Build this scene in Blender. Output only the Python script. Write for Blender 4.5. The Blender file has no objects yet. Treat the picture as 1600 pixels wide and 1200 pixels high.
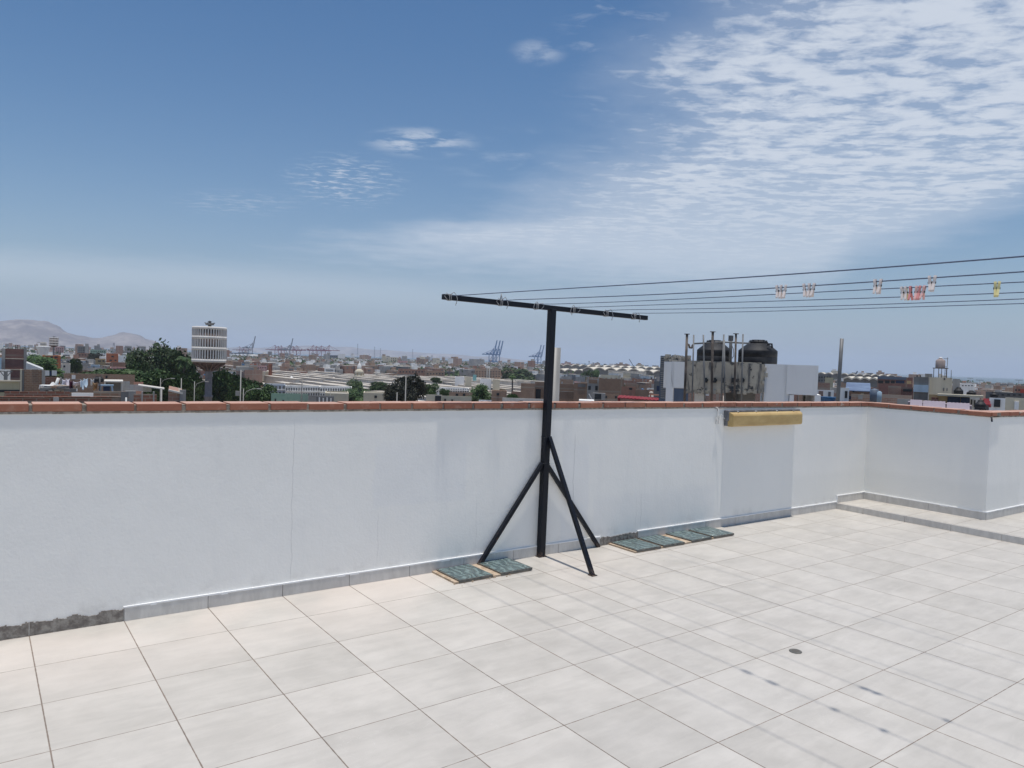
import bpy, bmesh, math, random
from mathutils import Vector, Matrix
R = math.radians
random.seed(11)
scene = bpy.context.scene
col = scene.collection

# ------------------------------------------------------------------ camera
CAM = Vector((-0.24585, -4.58415, 1.5522))
YAW, PITCH, ROLL, FPX = .6325, -.0323, .0338, 1146.59     # FPX for a 1600 px wide frame
FW = Vector((math.sin(YAW)*math.cos(PITCH), math.cos(YAW)*math.cos(PITCH), math.sin(PITCH)))
R0 = Vector((math.cos(YAW), -math.sin(YAW), 0)); U0 = R0.cross(FW)
RT = R0*math.cos(ROLL) + U0*math.sin(ROLL)
UP = U0*math.cos(ROLL) - R0*math.sin(ROLL)
cam = bpy.data.cameras.new('camera'); cam.sensor_width = 36; cam.lens = FPX/1600*36
cam.clip_start = .05; cam.clip_end = 60000
co = bpy.data.objects.new('camera', cam); col.objects.link(co)
co.matrix_world = Matrix(((RT.x, UP.x, -FW.x, CAM.x), (RT.y, UP.y, -FW.y, CAM.y), (RT.z, UP.z, -FW.z, CAM.z), (0, 0, 0, 1)))
scene.camera = co

# ------------------------------------------------------------------ view
scene.view_settings.view_transform = 'Standard'; scene.view_settings.look = 'None'
scene.view_settings.gamma = 1; scene.view_settings.exposure = 0.0
scene.view_settings.use_curve_mapping = False
scene.cycles.volume_bounces = 1
scene.cycles.max_bounces = 8

# ------------------------------------------------------------------ node helpers
class NT:
    def __init__(s, tree): s.t = tree; s.n = tree.nodes; s.l = tree.links
    def add(s, typ, **kw):
        n = s.n.new(typ)
        for k, v in kw.items(): setattr(n, k, v)
        return n
    def put(s, sock, v):
        if v is None: return
        if isinstance(v, bpy.types.NodeSocket): s.l.new(v, sock)
        elif isinstance(v, (int, float)) and sock.type in ('RGBA', 'VECTOR'): sock.default_value = (v, v, v, 1)[:len(sock.default_value)]
        elif isinstance(v, (tuple, list)) and sock.type == 'RGBA' and len(v) == 3: sock.default_value = (*v, 1)
        else: sock.default_value = v
    def m(s, op, a, b=None, c=None, clamp=False):
        n = s.add('ShaderNodeMath', operation=op, use_clamp=clamp)
        for i, v in enumerate((a, b, c)): s.put(n.inputs[i], v)
        return n.outputs[0]
    def vm(s, op, a, b=None, out=0):
        n = s.add('ShaderNodeVectorMath', operation=op)
        s.put(n.inputs[0], a)
        if b is not None:
            if op == 'SCALE': s.put(n.inputs[3], b)
            else: s.put(n.inputs[1], b)
        return n.outputs[out]
    def sep(s, v):
        n = s.add('ShaderNodeSeparateXYZ'); s.put(n.inputs[0], v); return n.outputs
    def comb(s, x, y, z=0.):
        n = s.add('ShaderNodeCombineXYZ')
        for i, v in enumerate((x, y, z)): s.put(n.inputs[i], v)
        return n.outputs[0]
    def step(s, x, a, b, lo=0., hi=1., typ='SMOOTHSTEP'):
        n = s.add('ShaderNodeMapRange', interpolation_type=typ)
        for i, v in enumerate((x, a, b, lo, hi)): s.put(n.inputs[i], v)
        return n.outputs[0]
    def noise(s, vec, scale, detail=3., rough=.5, out=0, dist=0.):
        n = s.add('ShaderNodeTexNoise'); s.put(n.inputs['Vector'], vec)
        n.inputs['Scale'].default_value = scale; n.inputs['Detail'].default_value = detail
        n.inputs['Roughness'].default_value = rough; n.inputs['Distortion'].default_value = dist
        return n.outputs[out]
    def mix(s, f, a, b, blend='MIX'):
        n = s.add('ShaderNodeMix', data_type='RGBA', blend_type=blend)
        s.put(n.inputs[0], f); s.put(n.inputs[6], a); s.put(n.inputs[7], b)
        return n.outputs[2]
    def curve(s, x, pts):
        n = s.add('ShaderNodeFloatCurve'); c = n.mapping.curves[0]
        n.mapping.use_clip = False
        while len(c.points) > 2: c.points.remove(c.points[1])
        c.points[0].location = pts[0]; c.points[-1].location = pts[-1]
        for p in pts[1:-1]: c.points.new(*p)
        for p in c.points: p.handle_type = 'AUTO_CLAMPED'
        n.mapping.update(); s.put(n.inputs[1], x); return n.outputs[0]

def mat(name, base=(.5, .5, .5), rough=.7, metal=0., fn=None, bump=None, spec=.5):
    m = bpy.data.materials.new(name); m.use_nodes = True
    t = NT(m.node_tree); b = t.n['Principled BSDF']
    t.put(b.inputs['Base Color'], (*base, 1)); b.inputs['Roughness'].default_value = rough
    b.inputs['Metallic'].default_value = metal; b.inputs['Specular IOR Level'].default_value = spec
    if fn: fn(t, b)
    return m
def bumpn(t, b, h, strength=.3, dist=.01):
    n = t.add('ShaderNodeBump'); n.inputs['Strength'].default_value = strength
    n.inputs['Distance'].default_value = dist; t.put(n.inputs['Height'], h); t.l.new(n.outputs[0], b.inputs['Normal'])
def objc(t): return t.add('ShaderNodeTexCoord').outputs['Object']
def wpos(t): return t.add('ShaderNodeNewGeometry').outputs['Position']
def orand(t): return t.add('ShaderNodeObjectInfo').outputs['Random']

# ------------------------------------------------------------------ world: Nishita sky and a layer of altocumulus at infinity
SUN = Vector((-.014, -.060, 1)).normalized()
world = bpy.data.worlds.new('World'); scene.world = world; world.use_nodes = True
t = NT(world.node_tree); bg = t.n['Background']
sky = t.add('ShaderNodeTexSky', sky_type='NISHITA'); sky.sun_disc = False
sky.sun_elevation = math.asin(SUN.z); sky.sun_rotation = math.atan2(SUN.x, SUN.y)
sky.altitude = 0; sky.air_density = 1.0; sky.dust_density = .4; sky.ozone_density = 1.2
SKY_STRENGTH = .10
HAZE_DENS = .00010
d = t.vm('NORMALIZE', t.add('ShaderNodeTexCoord').outputs['Generated'])
dx, dy, dz = t.sep(d)
den = t.m('MAXIMUM', t.vm('DOT_PRODUCT', d, (math.sin(YAW), math.cos(YAW), 0), 1), .02)
ca = t.m('DIVIDE', t.vm('DOT_PRODUCT', d, tuple(R0), 1), den)          # tan of azimuth from north-east
cb = t.m('DIVIDE', dz, den)                                            # tan of elevation
zz = t.m('MAXIMUM', dz, .015)
pl = t.comb(t.m('DIVIDE', t.vm('DOT_PRODUCT', d, tuple(R0), 1), zz), t.m('DIVIDE', den, zz), 0.)
big = t.noise(pl, .9, 3.)
wob = t.m('SUBTRACT', t.noise(pl, 2.2, 4., .6), .5)
le = t.m('SUBTRACT', t.curve(cb, [(0, .0), (.12, .0), (.155, .06), (.18, .16), (.2, .29), (.24, .33), (.28, .40), (.32, .43), (.39, .43), (.5, .54), (1, .95)]), .3)
lo = t.curve(t.m('ADD', ca, .3), [(0, .14), (.3, .125), (.55, .11), (.7, .12), (.77, .16), (.87, .19), (1, .245)])
aw = t.m('MULTIPLY_ADD', wob, .22, ca); bw = t.m('MULTIPLY_ADD', wob, .05, cb)
ml = t.step(t.m('SUBTRACT', aw, le), -.10, .17)
mb = t.step(t.m('SUBTRACT', bw, lo), -.035, .045)
mask = t.m('MULTIPLY', ml, mb)
pls = t.vm('MULTIPLY', pl, (.75, 1.15, 1))
puffs = t.noise(pls, 9., 6., .62, dist=.25)
puff2 = t.noise(pls, 3.1, 3., .55)
dens = t.m('ADD', t.m('MULTIPLY', puffs, .75), t.m('MULTIPLY', puff2, .35))
core = t.step(t.m('ADD', dens, t.m('MULTIPLY', t.m('SUBTRACT', mask, 1.), .24)), .33, .64)
soft = t.step(cb, .08, .30)                                            # low on the sky the puffs merge to a veil
veil = t.m('MULTIPLY', mask, t.step(cb, .10, .40, .60, .30))
cl = t.m('MAXIMUM', t.m('MULTIPLY', t.m('MULTIPLY', core, mask), t.step(cb, .08, .3, .60, .86)), veil)
def patch(a0, b0, ra, rb, scale, thr, amt):
    e = t.m('SQRT', t.m('ADD', t.m('POWER', t.m('DIVIDE', t.m('SUBTRACT', ca, a0), ra), 2.), t.m('POWER', t.m('DIVIDE', t.m('SUBTRACT', cb, b0), rb), 2.)))
    k = t.step(e, 1.15, .25)
    nn = t.noise(t.vm('MULTIPLY', pl, (.8, 1.3, 1)), scale, 5., .62, dist=.3)
    return t.m('MULTIPLY', t.m('MULTIPLY', k, t.step(nn, thr, thr+.2)), amt)
for args in ((-.235, .235, .09, .04, 12., .47, .55), (-.135, .29, .08, .022, 5., .42, .6), (.02, .415, .04, .02, 4., .42, .35),
             (.05, .27, .16, .05, 2.6, .50, .25), (-.38, .20, .1, .02, 9., .45, .22), (.13, .45, .09, .1, 7., .5, .3),
             (.16, .36, .12, .06, 5., .45, .22)):
    cl = t.m('MAXIMUM', cl, patch(*args))
# thin bright bands low over the horizon
band = t.m('MULTIPLY', t.step(t.m('ABSOLUTE', t.m('SUBTRACT', t.m('MULTIPLY_ADD', wob, .02, cb), t.m('MULTIPLY_ADD', ca, -.03, .082))), .04, .0), .26)
cl = t.m('MAXIMUM', cl, t.m('MULTIPLY', band, t.step(ca, .5, -.4)))
cl = t.m('MULTIPLY', cl, t.step(cb, .0, .05))
cl = t.m('MULTIPLY', cl, t.step(t.vm('DOT_PRODUCT', d, (math.sin(YAW), math.cos(YAW), 0), 1), .05, .2))
hs = t.add('ShaderNodeHueSaturation'); hs.inputs['Saturation'].default_value = 1.3; hs.inputs['Value'].default_value = .93
t.l.new(sky.outputs[0], hs.inputs['Color'])
hz = t.m('POWER', 2.718, t.m('MULTIPLY', t.m('MAXIMUM', cb, 0.), -7.2))
air = t.mix(t.m('MULTIPLY', hz, .93), hs.outputs[0], tuple(c/SKY_STRENGTH for c in (.245, .328, .485)))
final = t.mix(cl, air, tuple(c/SKY_STRENGTH for c in (.68, .735, .82)))
t.l.new(final, bg.inputs['Color']); bg.inputs['Strength'].default_value = SKY_STRENGTH

# ------------------------------------------------------------------ sun
sl = bpy.data.lights.new('sun', 'SUN'); sl.energy = 3.8; sl.angle = R(1.0); sl.color = (1, .955, .885)
so = bpy.data.objects.new('sun', sl); col.objects.link(so); so.rotation_euler = SUN.to_track_quat('Z', 'Y').to_euler()

# ------------------------------------------------------------------ mesh helpers
class MB:
    def __init__(s): s.v = []; s.f = []; s.mi = []; s.sm = []
    def face(s, pts, mi=0, sm=False):
        k = len(s.v); s.v += [tuple(p) for p in pts]; s.f.append(tuple(range(k, k+len(pts)))); s.mi.append(mi); s.sm.append(sm)
    def box(s, c, d, rz=0., mi=0, M=None):
        hx, hy, hz = d[0]/2, d[1]/2, d[2]/2; cr, sr = math.cos(rz), math.sin(rz); k = len(s.v)
        for z in (-hz, hz):
            for x, y in ((-hx, -hy), (hx, -hy), (hx, hy), (-hx, hy)):
                p = Vector((x*cr-y*sr+c[0], x*sr+y*cr+c[1], z+c[2])) if M is None else M @ Vector((x+c[0], y+c[1], z+c[2]))
                s.v.append(tuple(p))
        for f in ((3, 2, 1, 0), (4, 5, 6, 7), (0, 1, 5, 4), (1, 2, 6, 5), (2, 3, 7, 6), (3, 0, 4, 7)):
            s.f.append(tuple(k+i for i in f)); s.mi.append(mi); s.sm.append(False)
        return s
    def span(s, x0, x1, y0, y1, z0, z1, mi=0):
        return s.box(((x0+x1)/2, (y0+y1)/2, (z0+z1)/2), (abs(x1-x0), abs(y1-y0), abs(z1-z0)), 0, mi)
    def bar(s, p0, p1, w, h=None, mi=0, up=Vector((0, 0, 1))):
        p0, p1 = Vector(p0), Vector(p1); h = h or w; a = (p1-p0).normalized()
        if abs(a.dot(up)) > .98: up = Vector((0, 1, 0))
        x = a.cross(up).normalized(); y = x.cross(a); k = len(s.v)
        for p in (p0, p1):
            for i, j in ((-1, -1), (1, -1), (1, 1), (-1, 1)): s.v.append(tuple(p+x*i*w/2+y*j*h/2))
        for f in ((0, 1, 2, 3), (7, 6, 5, 4), (4, 5, 1, 0), (5, 6, 2, 1), (6, 7, 3, 2), (7, 4, 0, 3)):
            s.f.append(tuple(k+i for i in f)); s.mi.append(mi); s.sm.append(False)
        return s
    def tube(s, pts, r, n=8, mi=0, cap=True, sm=True):
        pts = [Vector(p) for p in pts]; rs = r if isinstance(r, (list, tuple)) else [r]*len(pts); rings = []; ref = None
        for i, p in enumerate(pts):
            a = (pts[min(i+1, len(pts)-1)]-pts[max(i-1, 0)]).normalized()
            if ref is None: ref = Vector((0, 0, 1)) if abs(a.z) < .9 else Vector((1, 0, 0))
            x = (ref-a*ref.dot(a)).normalized(); ref = x; y = a.cross(x); k = len(s.v); rings.append(k)
            for j in range(n):
                th = 2*math.pi*j/n; s.v.append(tuple(p+(x*math.cos(th)+y*math.sin(th))*rs[i]))
        for i in range(len(rings)-1):
            for j in range(n):
                s.f.append((rings[i]+j, rings[i]+(j+1) % n, rings[i+1]+(j+1) % n, rings[i+1]+j)); s.mi.append(mi); s.sm.append(sm)
        if cap:
            s.f.append(tuple(rings[0]+j for j in reversed(range(n)))); s.f.append(tuple(rings[-1]+j for j in range(n)))
            s.mi += [mi, mi]; s.sm += [False, False]
        return s
    def lathe(s, prof, c=(0, 0, 0), n=24, mi=0, sm=True):
        k = len(s.v)
        for r, z in prof:
            for j in range(n):
                th = 2*math.pi*j/n; s.v.append((c[0]+r*math.cos(th), c[1]+r*math.sin(th), c[2]+z))
        for i in range(len(prof)-1):
            for j in range(n):
                s.f.append((k+i*n+j, k+i*n+(j+1) % n, k+(i+1)*n+(j+1) % n, k+(i+1)*n+j)); s.mi.append(mi); s.sm.append(sm)
        s.f.append(tuple(k+j for j in reversed(range(n)))); s.f.append(tuple(k+(len(prof)-1)*n+j for j in range(n)))
        s.mi += [mi, mi]; s.sm += [False, False]
        return s
    def prism(s, poly, z0, z1, mi=0):        # poly in XY, counter-clockwise
        k = len(s.v); n = len(poly)
        s.v += [(x, y, z0) for x, y in poly] + [(x, y, z1) for x, y in poly]
        s.f.append(tuple(reversed(range(k, k+n)))); s.f.append(tuple(range(k+n, k+2*n)))
        for j in range(n): s.f.append((k+j, k+(j+1) % n, k+n+(j+1) % n, k+n+j))
        s.mi += [mi]*(n+2); s.sm += [False]*(n+2)
        return s
    def data(s, name, mats):
        me = bpy.data.meshes.new(name); me.from_pydata(s.v, [], s.f); ms = mats if isinstance(mats, (list, tuple)) else [mats]
        for m in ms: me.materials.append(m)
        me.polygons.foreach_set('material_index', s.mi); me.polygons.foreach_set('use_smooth', s.sm); me.update()
        return me
    def build(s, name, mats, parent=None, loc=(0, 0, 0), rz=0., bev=0.):
        o = bpy.data.objects.new(name, s.data(name, mats)); col.objects.link(o); o.location = loc; o.rotation_euler = (0, 0, rz)
        if parent: o.parent = parent
        if bev:
            b = o.modifiers.new('bevel', 'BEVEL'); b.width = bev; b.segments = 2; b.limit_method = 'ANGLE'
        return o
def empty(name, loc=(0, 0, 0), rz=0.):
    o = bpy.data.objects.new(name, None); col.objects.link(o); o.location = loc; o.rotation_euler = (0, 0, rz); o.empty_display_size = .2
    return o
def tag(o, label=None, cat=None, group=None, kind=None):
    if label: o['label'] = label
    if cat: o['category'] = cat
    if group: o['group'] = group
    if kind: o['kind'] = kind
    return o
def copy_tree(o, parent=None):
    c = o.copy(); col.objects.link(c)
    if parent: c.parent = parent
    for ch in list(o.children): copy_tree(ch, c)
    return c

# a direction of the photograph turned into a place at a real distance from the camera
def P(px, py, D):
    dd = FW + RT*((px-800)/FPX) + UP*((600-py)/FPX); h = math.hypot(dd.x, dd.y)
    return CAM + dd*(D/h)
def facing(px): 
    dd = P(px, 560, 10)-CAM; return -math.atan2(dd.x, dd.y)
def horizon(px): return 536 + .0338*px
G = -13.0
# ------------------------------------------------------------------ materials of the terrace
def f_tile(t, b):
    p = wpos(t); x, y, z = t.sep(p)
    u = t.m('DIVIDE', x, .45); v = t.m('DIVIDE', t.m('ADD', y, .4396), .4533)
    fu = t.m('FRACT', t.m('ADD', u, 100.)); fv = t.m('FRACT', t.m('ADD', v, 100.))
    cell = t.comb(t.m('FLOOR', t.m('ADD', u, 100.)), t.m('FLOOR', t.m('ADD', v, 100.)), 0.)
    wn = t.add('ShaderNodeTexWhiteNoise', noise_dimensions='2D'); t.put(wn.inputs['Vector'], cell)
    wob = t.m('MULTIPLY', t.m('SUBTRACT', t.noise(p, 30., 2.), .5), .0035)
    eu = t.m('ADD', t.m('MULTIPLY', t.m('MINIMUM', fu, t.m('SUBTRACT', 1., fu)), .45), wob)
    ev = t.m('ADD', t.m('MULTIPLY', t.m('MINIMUM', fv, t.m('SUBTRACT', 1., fv)), .45), wob)
    gu = t.step(eu, .0035, .0018); gv = t.step(ev, .0026, .0012)
    g = t.m('MAXIMUM', gu, gv)
    off = t.vm('ADD', p, t.vm('SCALE', wn.outputs['Color'], 7.))
    streak = t.step(t.noise(t.vm('MULTIPLY', off, (1.6, 6., 1)), 2.2, 6., .62, dist=.6), .30, .70)
    cloud = t.step(t.noise(off, 3.4, 5., .6), .32, .68)
    fine = t.noise(p, 90., 2., .6)
    v1 = t.m('ADD', t.m('MULTIPLY', t.m('SUBTRACT', streak, .5), .11), t.m('MULTIPLY', t.m('SUBTRACT', cloud, .5), .13))
    v1 = t.m('ADD', v1, t.m('MULTIPLY', t.m('SUBTRACT', wn.outputs['Value'], .5), .07))
    v1 = t.m('ADD', v1, t.m('MULTIPLY', t.m('SUBTRACT', fine, .5), .03))
    dust = t.step(t.noise(p, 1.1, 5., .65), .50, .75, 0., .22)
    base = t.mix(t.m('ADD', .5, v1), (.25, .235, .205), (.77, .725, .665))
    warm = t.step(t.noise(p, .8, 3.), .45, .62)
    near = t.m('MULTIPLY', t.step(y, -1.3, -.05), t.step(x, 5.5, 2.))
    base = t.mix(t.m('MULTIPLY', t.m('MULTIPLY', warm, near), .5), base, (.66, .58, .52))
    base = t.mix(dust, base, (.42, .40, .37))
    # few small specks, scuffs and old splashes
    vo = t.add('ShaderNodeTexVoronoi'); vo.inputs['Scale'].default_value = 2.6; t.put(vo.inputs['Vector'], t.vm('ADD', p, t.vm('SCALE', t.noise(p, 60., 2., out=1), .03)))
    spot = t.m('MULTIPLY', t.step(vo.outputs['Distance'], .022, .008), t.step(t.noise(p, 2.0, 1.), .48, .56))
    base = t.mix(t.m('MULTIPLY', spot, .55), base, (.2, .18, .16))
    scr = t.m('MULTIPLY', t.step(t.m('ABSOLUTE', t.m('SUBTRACT', t.noise(p, 5., 6., .7, dist=1.5), .5)), .0025, .0005), t.step(t.noise(p, 1.3, 1.), .58, .66))
    base = t.mix(t.m('MULTIPLY', scr, .3), base, (.85, .84, .82))
    gc = t.mix(t.noise(p, 2.5, 3.), (.12, .105, .09), (.27, .20, .155))
    c = t.mix(t.m('MULTIPLY', g, t.step(gu, 0., 1., .95, .95)), base, gc)
    t.l.new(c, b.inputs['Base Color'])
    t.put(b.inputs['Roughness'], t.m('ADD', t.step(t.noise(p, 1.7, 4.), .3, .7, .36, .5), t.m('MULTIPLY', g, .4)))
    bumpn(t, b, t.m('SUBTRACT', t.m('MULTIPLY', t.noise(p, 14., 4.), .15), g), .35, .003)
M_TILE = mat('floor_tile', fn=f_tile, spec=.45)
def f_wall(t, b):
    p = wpos(t); x, y, z = t.sep(p)
    n = t.noise(p, 1.3, 4., .55); n2 = t.noise(t.vm('MULTIPLY', p, (3., 3., .5)), 3., 3.)
    c = t.mix(t.step(n, .35, .65), (.93, .91, .855), (.95, .93, .875))
    c = t.mix(t.step(n2, .55, .8, 0., .10), c, (.70, .70, .70))
    # repainted rectangles, and a darker band along the top of the wall
    def rect(x0, x1, z0, z1, amt, colr, c):
        w = t.m('MULTIPLY', t.m('SUBTRACT', t.noise(p, 9., 3.), .5), .06)
        xx = t.m('ADD', x, w); z2 = t.m('ADD', z, w)
        k = t.m('MULTIPLY', t.m('MULTIPLY', t.step(xx, x0, x0+.03), t.step(xx, x1+.02, x1-.02)), t.m('MULTIPLY', t.step(z2, z0, z0+.03), t.step(z2, z1+.05, z1-.05)))
        return t.mix(t.m('MULTIPLY', k, amt), c, colr)
    c = rect(3.95, 5.52, .0, .42, .4, (.84, .83, .81), c)
    c = rect(6.78, 9., .0, .42, .4, (.84, .83, .78), c)
    c = rect(1.95, 2.7, .5, .95, .3, (.84, .84, .84), c)
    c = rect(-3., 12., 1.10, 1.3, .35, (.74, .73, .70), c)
    c = rect(3.6, 3.9, .0, .9, .35, (.83, .83, .83), c)
    # thin vertical shrinkage cracks and a formwork joint
    def crack(xc, z0, z1, w, amt, c):
        xx = t.m('ADD', x, t.m('MULTIPLY', t.m('SUBTRACT', t.noise(t.comb(0., 0., t.m('MULTIPLY', z, 1.)), 6., 4.), .5), .05))
        k = t.m('MULTIPLY', t.step(t.m('ABSOLUTE', t.m('SUBTRACT', xx, xc)), w, w*.3), t.m('MULTIPLY', t.step(z, z0, z0+.1), t.step(z, z1, z1-.1)))
        return t.mix(t.m('MULTIPLY', k, amt), c, (.33, .32, .31))
    c = crack(3.74, .16, 1.0, .0035, .5, c); c = crack(1.40, .05, 1.15, .0025, .35, c); c = crack(5.62, .1, 1.1, .003, .25, c)
    c = crack(4.53, .08, .45, .004, .3, c); c = crack(4.47, .08, .42, .003, .25, c); c = crack(2.0, .1, .5, .003, .2, c); c = crack(2.8, .1, .55, .003, .2, c)
    drip = t.m('MULTIPLY', t.step(t.noise(t.vm('MULTIPLY', p, (14., 14., .6)), 1., 3.), .58, .72), t.step(z, 1.17, .8))
    c = t.mix(t.m('MULTIPLY', t.m('MULTIPLY', drip, t.step(z, .75, 1.15)), .10), c, (.55, .52, .48))
    grime = t.m('MULTIPLY', t.step(z, .2, .08), t.step(t.noise(p, 7., 5., .65), .45, .7))
    c = t.mix(t.m('MULTIPLY', grime, .3), c, (.52, .49, .45))
    t.l.new(c, b.inputs['Base Color'])
    bumpn(t, b, t.m('ADD', t.noise(t.vm('MULTIPLY', p, (1., 1., .5)), 3.2, 4.), t.m('MULTIPLY', t.noise(p, 60., 3.), .10)), .30, .03)
M_WALL = mat('white_paint', rough=.62, fn=f_wall, spec=.3)
def f_brickcap(t, b):
    p = wpos(t); r = t.add('ShaderNodeNewGeometry').outputs['Random Per Island']
    c = t.mix(r, (.40, .175, .11), (.33, .135, .09))
    n = t.noise(p, 18., 5., .65)
    c = t.mix(t.step(n, .52, .72, 0., .45), c, (.48, .30, .22))
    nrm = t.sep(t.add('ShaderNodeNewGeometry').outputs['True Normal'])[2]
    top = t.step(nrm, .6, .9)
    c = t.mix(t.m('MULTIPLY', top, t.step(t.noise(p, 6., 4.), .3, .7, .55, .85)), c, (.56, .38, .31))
    stain = t.m('MULTIPLY', t.step(t.noise(p, 9., 4., .6), .6, .66), t.step(t.noise(p, 1.1, 2.), .52, .6))
    c = t.mix(t.m('MULTIPLY', stain, .75), c, (.50, .44, .37))
    t.l.new(c, b.inputs['Base Color']); bumpn(t, b, n, .5, .006)
M_CAP = mat('cap_brick', rough=.85, fn=f_brickcap, spec=.2)
def noisy(c1, c2, scale=8., lo=.35, hi=.65, bump=.4, bd=.005, world=True, stretch=(1, 1, 1), detail=5.):
    def fn(t, b):
        p = t.vm('MULTIPLY', wpos(t) if world else objc(t), stretch); n = t.noise(p, scale, detail, .6)
        t.l.new(t.mix(t.step(n, lo, hi), c1, c2), b.inputs['Base Color'])
        if bump: bumpn(t, b, n, bump, bd)
    return fn
M_MORTAR = mat('mortar', rough=.95, fn=noisy((.20, .17, .14), (.36, .32, .27), 40.), spec=.1)
M_MORTARL = mat('cement_patch', rough=.95, fn=noisy((.36, .27, .19), (.52, .42, .32), 25.), spec=.1)
def f_skirt(t, b):
    p = wpos(t); r = t.add('ShaderNodeNewGeometry').outputs['Random Per Island']
    n = t.noise(t.vm('MULTIPLY', p, (3., 3., 1.)), 7., 5., .6)
    c = t.mix(t.step(n, .3, .7), (.60, .57, .525), (.73, .70, .65))
    c = t.mix(t.m('MULTIPLY', r, .35), c, (.44, .42, .40))
    streak = t.step(t.noise(t.vm('MULTIPLY', p, (30., 30., 2.)), 1., 3.), .55, .7)
    c = t.mix(t.m('MULTIPLY', streak, .25), c, (.70, .67, .63))
    t.l.new(c, b.inputs['Base Color'])
M_SKIRT = mat('skirting_tile', rough=.5, fn=f_skirt, spec=.4)
M_SKIRTD = mat('bare_adhesive', rough=.9, fn=noisy((.20, .175, .155), (.36, .33, .29), 30., bump=.8), spec=.1)
M_LINE = mat('paint_lip', (.86, .86, .85), .6)
def f_blk(t, b):
    p = wpos(t); n = t.noise(p, 30., 4.); r = t.noise(t.vm('MULTIPLY', p, (1., 1., .6)), 22., 5., .7); z = t.sep(p)[2]
    c = t.mix(n, (.005, .007, .013), (.013, .015, .022)); c = t.mix(t.step(r, .66, .72), c, (.11, .05, .03))
    c = t.mix(t.m('MULTIPLY', t.step(z, .07, .0), t.step(t.noise(p, 60., 3.), .4, .6)), c, (.12, .08, .06))
    t.l.new(c, b.inputs['Base Color']); t.put(b.inputs['Roughness'], t.m('MULTIPLY_ADD', n, .3, .3)); bumpn(t, b, n, .2, .001)
M_BLACK = mat('black_paint', fn=f_blk, spec=.25)
M_ROPE = mat('rope', rough=.8, fn=noisy((.05, .07, .12), (.11, .14, .22), 300., bump=.6, bd=.001))
M_KNOT = mat('knot_cord', rough=.85, fn=noisy((.22, .23, .25), (.42, .43, .45), 120., bump=.5, bd=.001))
M_STEEL = mat('dull_steel', rough=.45, metal=.8, fn=noisy((.25, .25, .26), (.5, .5, .5), 20., bump=.2))
def f_diff(t, b):
    p = objc(t); n = t.noise(t.vm('MULTIPLY', p, (1., 3., 3.)), 5., 4., .6)
    c = t.mix(t.step(n, .3, .7), (.47, .31, .115), (.58, .41, .17))
    t.l.new(c, b.inputs['Base Color'])
    b.inputs['Subsurface Weight'].default_value = 0.
M_DIFF = mat('yellowed_plastic', rough=.35, fn=f_diff, spec=.5)
M_LAMPBODY = mat('grey_housing', rough=.5, fn=noisy((.11, .115, .125), (.2, .2, .21), 14., bump=.1))
def f_glass(t, b):
    p = t.vm('ADD', wpos(t), t.vm('SCALE', t.comb(1., 2.3, .7), t.m('MULTIPLY', orand(t), 9.)))
    n = t.noise(t.vm('MULTIPLY', p, (1., 1.7, 1.)), 9., 4., .6, dist=2.4)
    w = t.add('ShaderNodeTexWave'); w.inputs['Scale'].default_value = 5.; w.inputs['Distortion'].default_value = 11.
    w.inputs['Detail'].default_value = 3.; w.inputs['Detail Scale'].default_value = 1.6; t.put(w.inputs['Vector'], p)
    h = t.m('ADD', t.m('MULTIPLY', w.outputs['Fac'], .7), t.m('MULTIPLY', n, .5))
    c = t.mix(t.step(h, .25, .75), (.085, .115, .115), (.145, .195, .19))
    c = t.mix(t.step(h, .80, .95), c, (.19, .255, .25))
    t.l.new(c, b.inputs['Base Color']); bumpn(t, b, h, .9, .01)
M_GLASS = mat('cast_glass', rough=.22, fn=f_glass, spec=.6)
M_GEDGE = mat('glass_rim', rough=.5, fn=noisy((.07, .075, .07), (.16, .15, .13), 30.))
M_WHITEPIN = mat('milky_plastic', (.74, .66, .62), .4)
M_PINKPIN = mat('pink_plastic', (.80, .50, .46), .4)
M_REDPIN = mat('red_plastic', (.72, .29, .27), .4)
M_YELPIN = mat('yellow_plastic', (.74, .66, .32), .4)
M_SPRING = mat('spring_wire', (.12, .11, .10), .4, .7)
M_PVC = mat('grey_pvc', rough=.5, fn=noisy((.19, .187, .182), (.26, .255, .245), 3., bump=.1, stretch=(1, 1, .4)))
M_WHITEWIRE = mat('wire_white', (.6, .6, .58), .5)

# ------------------------------------------------------------------ terrace structure
WY = lambda x: .02-.0183*x                      # front face of the long parapet
STEPX, STEPZ, BX, BY = 7.63, .066, 8.19, -1.42
fl = MB(); fl.span(-6, STEPX, -9.5, .06, -.06, 0)
tag(fl.build('terrace_floor', M_TILE), kind='structure')
def f_step(t, b): f_tile(t, b)
st = MB(); st.span(STEPX, 14, -9.5, .06, -.06, STEPZ)
o = st.build('raised_terrace', M_TILE); tag(o, kind='structure')
bl = MB(); bl.span(-6, 14, -9.5, .1, G-.5, -.064)
tag(bl.build('own_building', mat('own_render', rough=.9, fn=noisy((.45, .44, .42), (.55, .54, .52), .6))), 'white rendered block of flats under the tiled roof terrace', 'building')

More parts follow.
